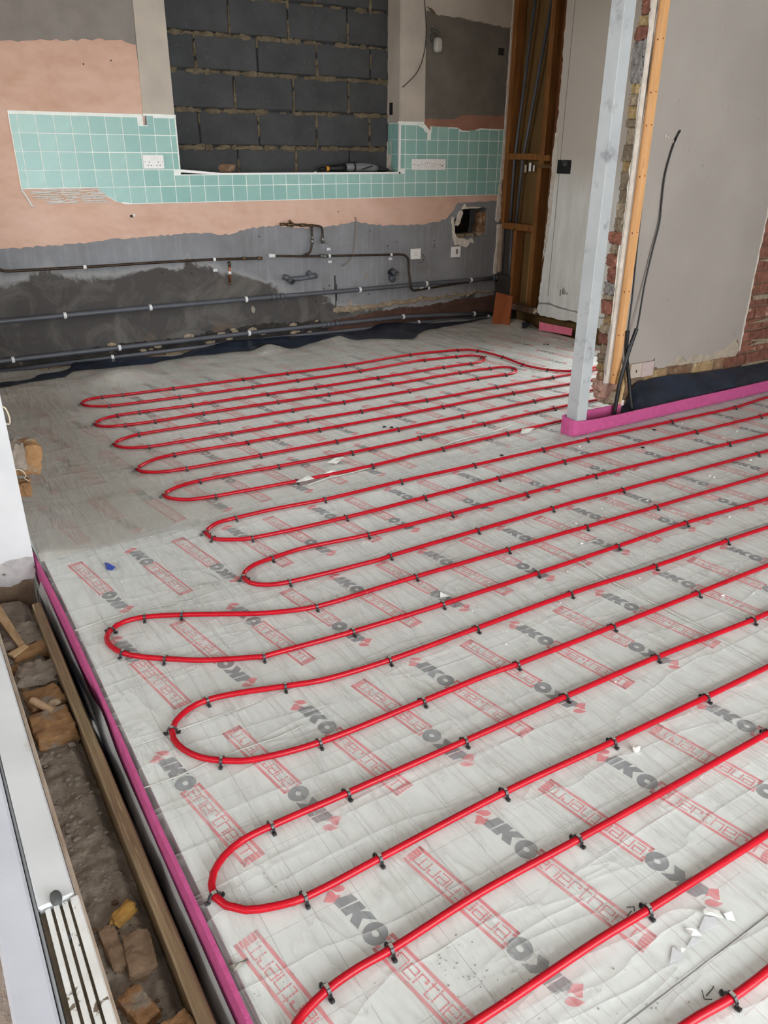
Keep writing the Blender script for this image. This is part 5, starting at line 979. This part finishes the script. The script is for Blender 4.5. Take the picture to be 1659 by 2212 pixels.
hf = MB().grid(90, 6, flapfn).build('polythene_flap', m_hang, recalc=False); tag(hf, 'crinkled clear polythene edge hanging over the left slab edge', 'polythene sheet')
def dpm_l(u, v):
    y = -3.06-3.0*u; b = math.exp(-((y+4.02)/.14)**2); k = math.exp(-((y+3.85)/.35)**2)
    x = -.700-.003*v-.006*b*(1-v)-.004*abs(nz(y*3, v, 7, 1.5)); top = -.10-.03*abs(nz(y*1.6, 2, 2, 1))+.085*b+.05*k
    return (x, y, top+(-.34-top)*v)
drape('damp_sheet', 'black damp sheet hanging in the gap along the left slab edge', dpm_l, 80, 8)
# ------------------------------------------------------------------ inner brick wall: batten, conduits, cables
m_pine = simple('new_pine', 'dda873', 'cf9962', 5, .6, stretch=(7, 7, .6), c3='a8774a', s3=9, lo3=.68, hi3=.74)
bt = MB().box((2.545, -2.922, .215), (2.578, -2.8805, 2.72), bev=.0015).build('pine_batten', m_pine); tag(bt, 'new pine batten fixed upright at the broken end of the brick wall', 'batten')
kn = MB()
for z in (.27,.50,.74,1.05,1.33,1.57,1.72,1.95): kn.lathe([(.0045, 0), (.0045, .0012)], (2.5452, -2.905, z), (-1, 0, 0), 8); kn.lathe([(.004, 0), (.004, .0012)], (2.562, -2.9217, z+.004), (0, -1, 0), 8)
kn.build('nail_holes', simple('knot_brown', '6b4427', None), bt)
sp_ = MB()
for z in (.30,.49): sp_.add([Vector(p) for p in [(2.574,-2.922,z),(2.60,-2.921,z+.015),(2.575,-2.922,z+.05),(2.592,-2.92,z-.012)]], [(0,1,2),(0,3,1)])
sp_.build('splinters', simple('pale_splinters', 'e6cfae', None), bt)
m_cond = simple('black_conduit', '101113', None, rough=.45, spec=.5)
def cond(P, label):
    o = MB().tube(crom(P, .02), .0115, 12, cap=False).build('conduit', m_cond); tag(o, label, 'conduit', 'black conduits against the wall'); return o
c1 = cond([(2.535,-2.955,.01),(2.541,-2.955,.12),(2.549,-2.955,.24),(2.575,-2.955,.36),(2.605,-2.95,.45),(2.640,-2.945,.535)], 'black conduit rising from the foam and slanting to the right')
c2 = cond([(2.685,-2.985,.01),(2.672,-2.965,.06),(2.645,-2.935,.24),(2.617,-2.925,.35),(2.592,-2.930,.43),(2.580,-2.935,.525)], 'black conduit standing straight just right of the slanting one')
def cabl(P, label):
    o = MB().tube(crom(P, .025), .0048, 8).build('cable', m_cond); tag(o, label, 'cable', 'black cables on the grey wall'); return o
k1 = cabl([(2.640,-2.945,.52),(2.665,-2.93,.60),(2.70,-2.905,.753),(2.735,-2.898,.953),(2.763,-2.895,1.098),(2.760,-2.892,1.193),(2.757,-2.890,1.332),(2.782,-2.889,1.457),(2.806,-2.888,1.522)], 'long black cable curving up the grey wall to a bare end')
MB().tube([(2.800,-2.888,1.500),(2.812,-2.890,1.53),(2.825,-2.893,1.555)], .0045, 7).build('frayed_end', m_cond, k1)
pl = MB()
for x, z, s in [(2.797,1.497,.010),(2.802,1.49,.007),(2.745,1.52,.006),(2.725,1.525,.008)]:
    v, f = lump((s, s*.5, s), int(x*99), 1, .4); pl.add([Vector((p.x+x, p.y-2.884, p.z+z)) for p in v], f)
pl.build('plaster_chips', m_skim, k1)
k2 = cabl([(2.580,-2.935,.50),(2.586,-2.93,.60),(2.596,-2.92,.711),(2.587,-2.915,.96),(2.584,-2.912,1.127),(2.582,-2.91,1.23)], 'shorter black cable climbing beside the pine batten')
MB().tube([(2.582,-2.91,1.23),(2.581,-2.91,1.262)], .0045, 7).build('copper_end', m_cop2, k2)
sh_ = MB().add([Vector(p) for p in [(2.64,-2.90,.225),(2.665,-2.90,.225),(2.615,-2.93,.10),(2.60,-2.935,.06),(2.64,-2.89,.225),(2.665,-2.89,.225),(2.615,-2.92,.10),(2.60,-2.925,.06)]], [(0,1,2,3),(7,6,5,4),(0,4,5,1),(1,5,6,2),(2,6,7,3),(3,7,4,0)]).build('wood_shard', simple('split_pine', 'c9ab7c', 'a98a5c', 12, .8)); tag(sh_, 'split pale wooden shard between the two conduits', 'shard')
# ------------------------------------------------------------------ threshold at the left: frame, rubble, timber
m_upvc = simple('white_frame', 'dcdfe0', 'cfd2d3', 3, .35, spec=.5, c3='b0a898', s3=6, lo3=.66, hi3=.74)
m_gal = simple('worn_white_track', 'e8e8e6', 'd6d5d0', 8, .5, c3='6e6152', s3=26, lo3=.6, hi3=.64)
fr = empty('door_threshold', (0, 0, 0)); tag(fr, 'white door threshold frame lying along the left edge, bottom left corner', 'threshold')
MB().box((-.953, -4.640, -.05), (-.880, -3.045, .0), bev=.004).build('flat_cover', m_upvc, fr)
MB().box((-1.035, -6.4, -.055), (-.962, -3.045, .004), bev=.006).build('outer_sill', simple('bluish_white_frame', 'd4d7e0', 'c6c9d3', 3, .35, spec=.5), fr)
MB().box((-.964, -6.4, -.055), (-.9515, -3.045, -.012)).build('gasket', simple('dark_gasket', '2d2c2b', None, rough=.5), fr)
MB().tube([(-.957, -6.4, -.006), (-.957, -3.05, -.006)], .0032, 8).build('groove_bead', simple('grey_bead', '9b9ea2', None, rough=.3), fr)
MB().box((-.952, -6.4, -.06), (-.872, -4.642, -.018)).build('track_bed', simple('dirty_track_bed', '6f6252', '857763', 18, .9, bump=.5), fr)
for x in (-.936, -.919, -.902): MB().box((x-.0055, -6.4, -.02), (x+.0055, -4.645, -.005), bev=.0015).build('track_rib', m_gal, fr)
MB().box((-.891, -6.4, -.03), (-.874, -4.645, .0), bev=.003).build('track_edge', m_gal, fr)
MB().box((-.879, -6.4, -.10), (-.868, -3.06, -.014), jit=.002).build('timber_packer', simple('pale_dirty_timber', 'c9b9a8', 'ab9783', 14, .9, bump=.4, stretch=(4, .6, 4)), fr)
v, f = lump((.012, .019, .008), 7, 3, .08, 1.0, .1); o = MB().add([Vector((p.x-.916, p.y-4.640, p.z+.009)) for p in v], f, 0, True).build('pebble', simple('grey_pebble', '5c5d5c', '4f5050', 30, .7)); tag(o, 'smooth dark grey pebble on the white threshold', 'pebble')
v, f = lump((.006, .008, .004), 8, 2, .2); o = MB().add([Vector((p.x-.912, p.y-4.73, p.z-.013)) for p in v], f, 0, True).build('pebble', MATS['grey_pebble']); tag(o, 'tiny grey pebble in the grooves of the threshold track', 'pebble')
tb = MB().box((-.743, -6.4, -.30), (-.713, -3.25, -.056), jit=.0, bev=.004); o = tb.build('timber_board', simple('weathered_timber', '8e7a5c', '6a5740', 5, .8, bump=.35, bscale=25, stretch=(9, .5, 9), c3='b09a78', s3=7, lo3=.62, hi3=.75)); tag(o, 'long weathered timber board on edge beside the rubble trench', 'timber')
def rub_h(x, y):
    return -.120+.010*nz(x, y, 1, 9)+.010*nz(x, y, 5, 22)+.007*nz(x, y, 2, 48)-.03*ss(-.775,-.745,x)
rg = MB().grid(24, 300, lambda u, v: (-.870+.125*u, -6.3+3.22*v, rub_h(-.870+.125*u, -6.3+3.22*v))); 
m_rub = simple('grey_mortar_rubble', '958a7e', '7d7266', 14, .95, bump=.9, bscale=60, c3='a89c8e', s3=22, lo3=.62, hi3=.72)
o = rg.build('mortar_bed', m_rub, recalc=False); o['kind'] = 'stuff'; tag(o, 'crumbly grey mortar filling the trench between threshold and timber', 'rubble')
sb = MB(); r_ = random.Random(11)
for i in range(520):
    y = r_.uniform(-5.4, -3.15); x = r_.uniform(-.862, -.765); s = min(.008, abs(r_.gauss(.0018, .0022))+.001)
    v, f = lump((s*1.3, s, s*.8), i, 1, .45); sb.add([Vector((p.x+x, p.y+y, p.z+rub_h(x, y)+s*.35)) for p in v], f, 0 if y > -4.6 else (1 if r_.random() < .6 else 0))
o = sb.build('mortar_crumbs', [simple('loose_mortar', '8b8277', '746a5f', 20, .95), simple('brown_crumb', '6e5a48', '57453a', 20, .95)]); o['kind'] = 'stuff'; tag(o, 'loose crumbs of mortar and brick in the trench', 'rubble')
m_bb = simple('buff_trench_brick', '9a7651', '7d5c3d', 16, .95, bump=.6, bscale=50, c3='8b8072', s3=12, lo3=.56, hi3=.66)
def brick(x, y, z, sx, sy, sz, rz, label, m=m_bb, seed=0, tilt=(0, 0), soft=.10):
    v, f = lump((sx/2, sy/2, sz/2), seed+7, 4, soft, 1.0, .84); M = Matrix.Translation((x, y, z)) @ Matrix.Rotation(rz, 4, 'Z') @ Matrix.Rotation(tilt[0], 4, 'X') @ Matrix.Rotation(tilt[1], 4, 'Y')
    v = [p+Vector((0, 0, .006*nz(p.x*40, p.y*40, seed, 1))) for p in v]; o = MB().add([M @ p for p in v], f).build('brick', m); tag(o, label, 'brick', 'broken bricks in the trench'); return o
brick(-.795,-3.475,-.118,.115,.05,.05,.15,'buff brick end below the wooden shards in the trench', seed=1)
brick(-.806,-3.36,-.125,.13,.16,.05,.05,'mortar-covered brick just below the white jamb', m_rub, 2, soft=.2)
brick(-.80,-3.62,-.118,.12,.12,.05,-.1,'grey crusted brick behind the clay pipe', m_rub, 3, soft=.25)
brick(-.800,-3.775,-.116,.105,.11,.05,.12,'orange-stained brick under the clay pipe fragment', m_bb, 4)
brick(-.805,-3.93,-.117,.115,.14,.075,.05,'thick buff brick stepping down in the middle of the trench', m_bb, 5, (.06, 0))
brick(-.845,-3.56,-.125,.035,.06,.035,.5,'small brick lump by the threshold side', m_bb, 6)
brick(-.845,-3.66,-.125,.03,.05,.03,.2,'small crusted lump left of the clay pipe', m_bb, 7)
brick(-.835,-4.72,-.122,.035,.12,.04,.05,'narrow dusty brick beside the threshold packer', simple('dusty_brick','8d7660','75604c',16,.95,bump=.6), 8)
brick(-.790,-4.76,-.118,.06,.10,.04,-.1,'pale dusty brick in the lower trench', MATS['dusty_brick'], 9)
brick(-.825,-4.88,-.120,.05,.09,.05,.3,'brown brick below the pale dusty brick', m_bb, 10)
brick(-.795,-5.00,-.105,.11,.10,.06,.15,'yellowish brick at the bottom edge of the picture', m_bb, 11)
v, f = lump((.030, .017, .013), 21, 3, .3); M = Matrix.Translation((-.795,-4.652,-.108)) @ Matrix.Rotation(.5, 4, 'Z'); o = MB().add([M @ p for p in v], f).build('stone', simple('yellow_stone', 'b58b46', '98733a', 20, .9, bump=.5)); tag(o, 'yellow stone lying in the trench near the pebble', 'stone')
cp = MB(); a_, b_ = Vector((-.836,-3.795,-.083)), Vector((-.790,-3.885,-.083)); cp.tube([a_, b_], .0115, 14, cap=False); cp.tube([a_, b_], .007, 14, cap=False)
o = cp.build('clay_pipe', simple('beige_clay', 'c9ab8c', 'b69877', 18, .85)); tag(o, 'beige clay pipe fragment lying on the rubble', 'pipe fragment')
MB().lathe([(.007, 0), (.0115, 0)], b_, (b_-a_), 14).build('rim', MATS['beige_clay'], o)
v, f = lump((.018, .014, .008), 31, 2, .5); o = MB().add([Vector((p.x-.782, p.y-3.835, p.z-.090)) for p in v], f).build('shell', simple('broken_shell', 'c5b39b', '8d7960', 60, .8)); tag(o, 'crumpled pale shard beside the clay pipe fragment', 'shard')
def plank(P, w, t, label, m):
    A, B = Vector(P[0]), Vector(P[1]); d = (B-A).normalized(); s_ = d.cross(Vector((0,0,1))).normalized()*w/2; u_ = s_.cross(d).normalized()*t
    o = MB().add([A-s_, A+s_, B+s_*.55, B-s_*.7, A-s_+u_, A+s_+u_, B+s_*.55+u_, B-s_*.7+u_], [(0,1,2,3),(4,7,6,5),(0,4,5,1),(1,5,6,2),(2,6,7,3),(3,7,4,0)]).build('wood_shard', m); tag(o, label, 'shard')
m_sh = simple('broken_wood', 'ab8f6c', '8a6f50', 14, .85, stretch=(3, 1, 3))
plank([(-.862,-3.20,-.05),(-.815,-3.46,-.10)], .035, .010, 'long splintered board in the trench below the jamb', m_sh)
plank([(-.855,-3.50,-.095),(-.800,-3.47,-.092)], .030, .008, 'short pale wood wedge at the tip of the splintered board', simple('pale_wood_wedge', 'c3a67f', 'a98c66', 14, .85))
# stump bricks behind the jamb
jb1 = brick(-.645,-2.955,.395,.11,.10,.125,.15,'buff brick stub with grey mortar sticking out behind the jamb', m_bb, 41, (.1, .15), .14); jb1['group'] = 'brick stubs behind the white jamb'
v, f = lump((.034, .05, .055), 43, 3, .25); MB().add([Vector((p.x-.672, p.y-2.985, p.z+.415)) for p in v], f).build('mortar_cap', m_rub, jb1)
jb2 = brick(-.668,-2.975,.285,.055,.07,.055,-.1,'small brick stub lower down behind the white jamb', m_bb, 42, (0, .1), .2); jb2['group'] = 'brick stubs behind the white jamb'
ck_ = MB().tube(crom([(-.690,-3.036,.62),(-.68,-3.05,.615),(-.672,-3.04,.575),(-.676,-3.03,.55),(-.688,-3.035,.555)], .008), .003, 6); ck_.tube(crom([(-.688,-3.04,.385),(-.665,-3.03,.37),(-.655,-3.02,.345),(-.66,-3.0,.33),(-.645,-2.99,.31)], .008), .0018, 5)
o = ck_.build('twine', simple('white_twine', 'cdbfa8', None)); tag(o, 'pale twine looped on the edge of the white jamb', 'twine')
# ground outside
og = MB().box((-9, -12, -.5), (-1.03, 3, -.12)).build('ground_outside', simple('pinkish_gravel_slab', 'c9b9ad', 'b3a296', 20, .95, bump=.7, bscale=50, c3='c47f72', s3=40, lo3=.66, hi3=.70)); struct(og)
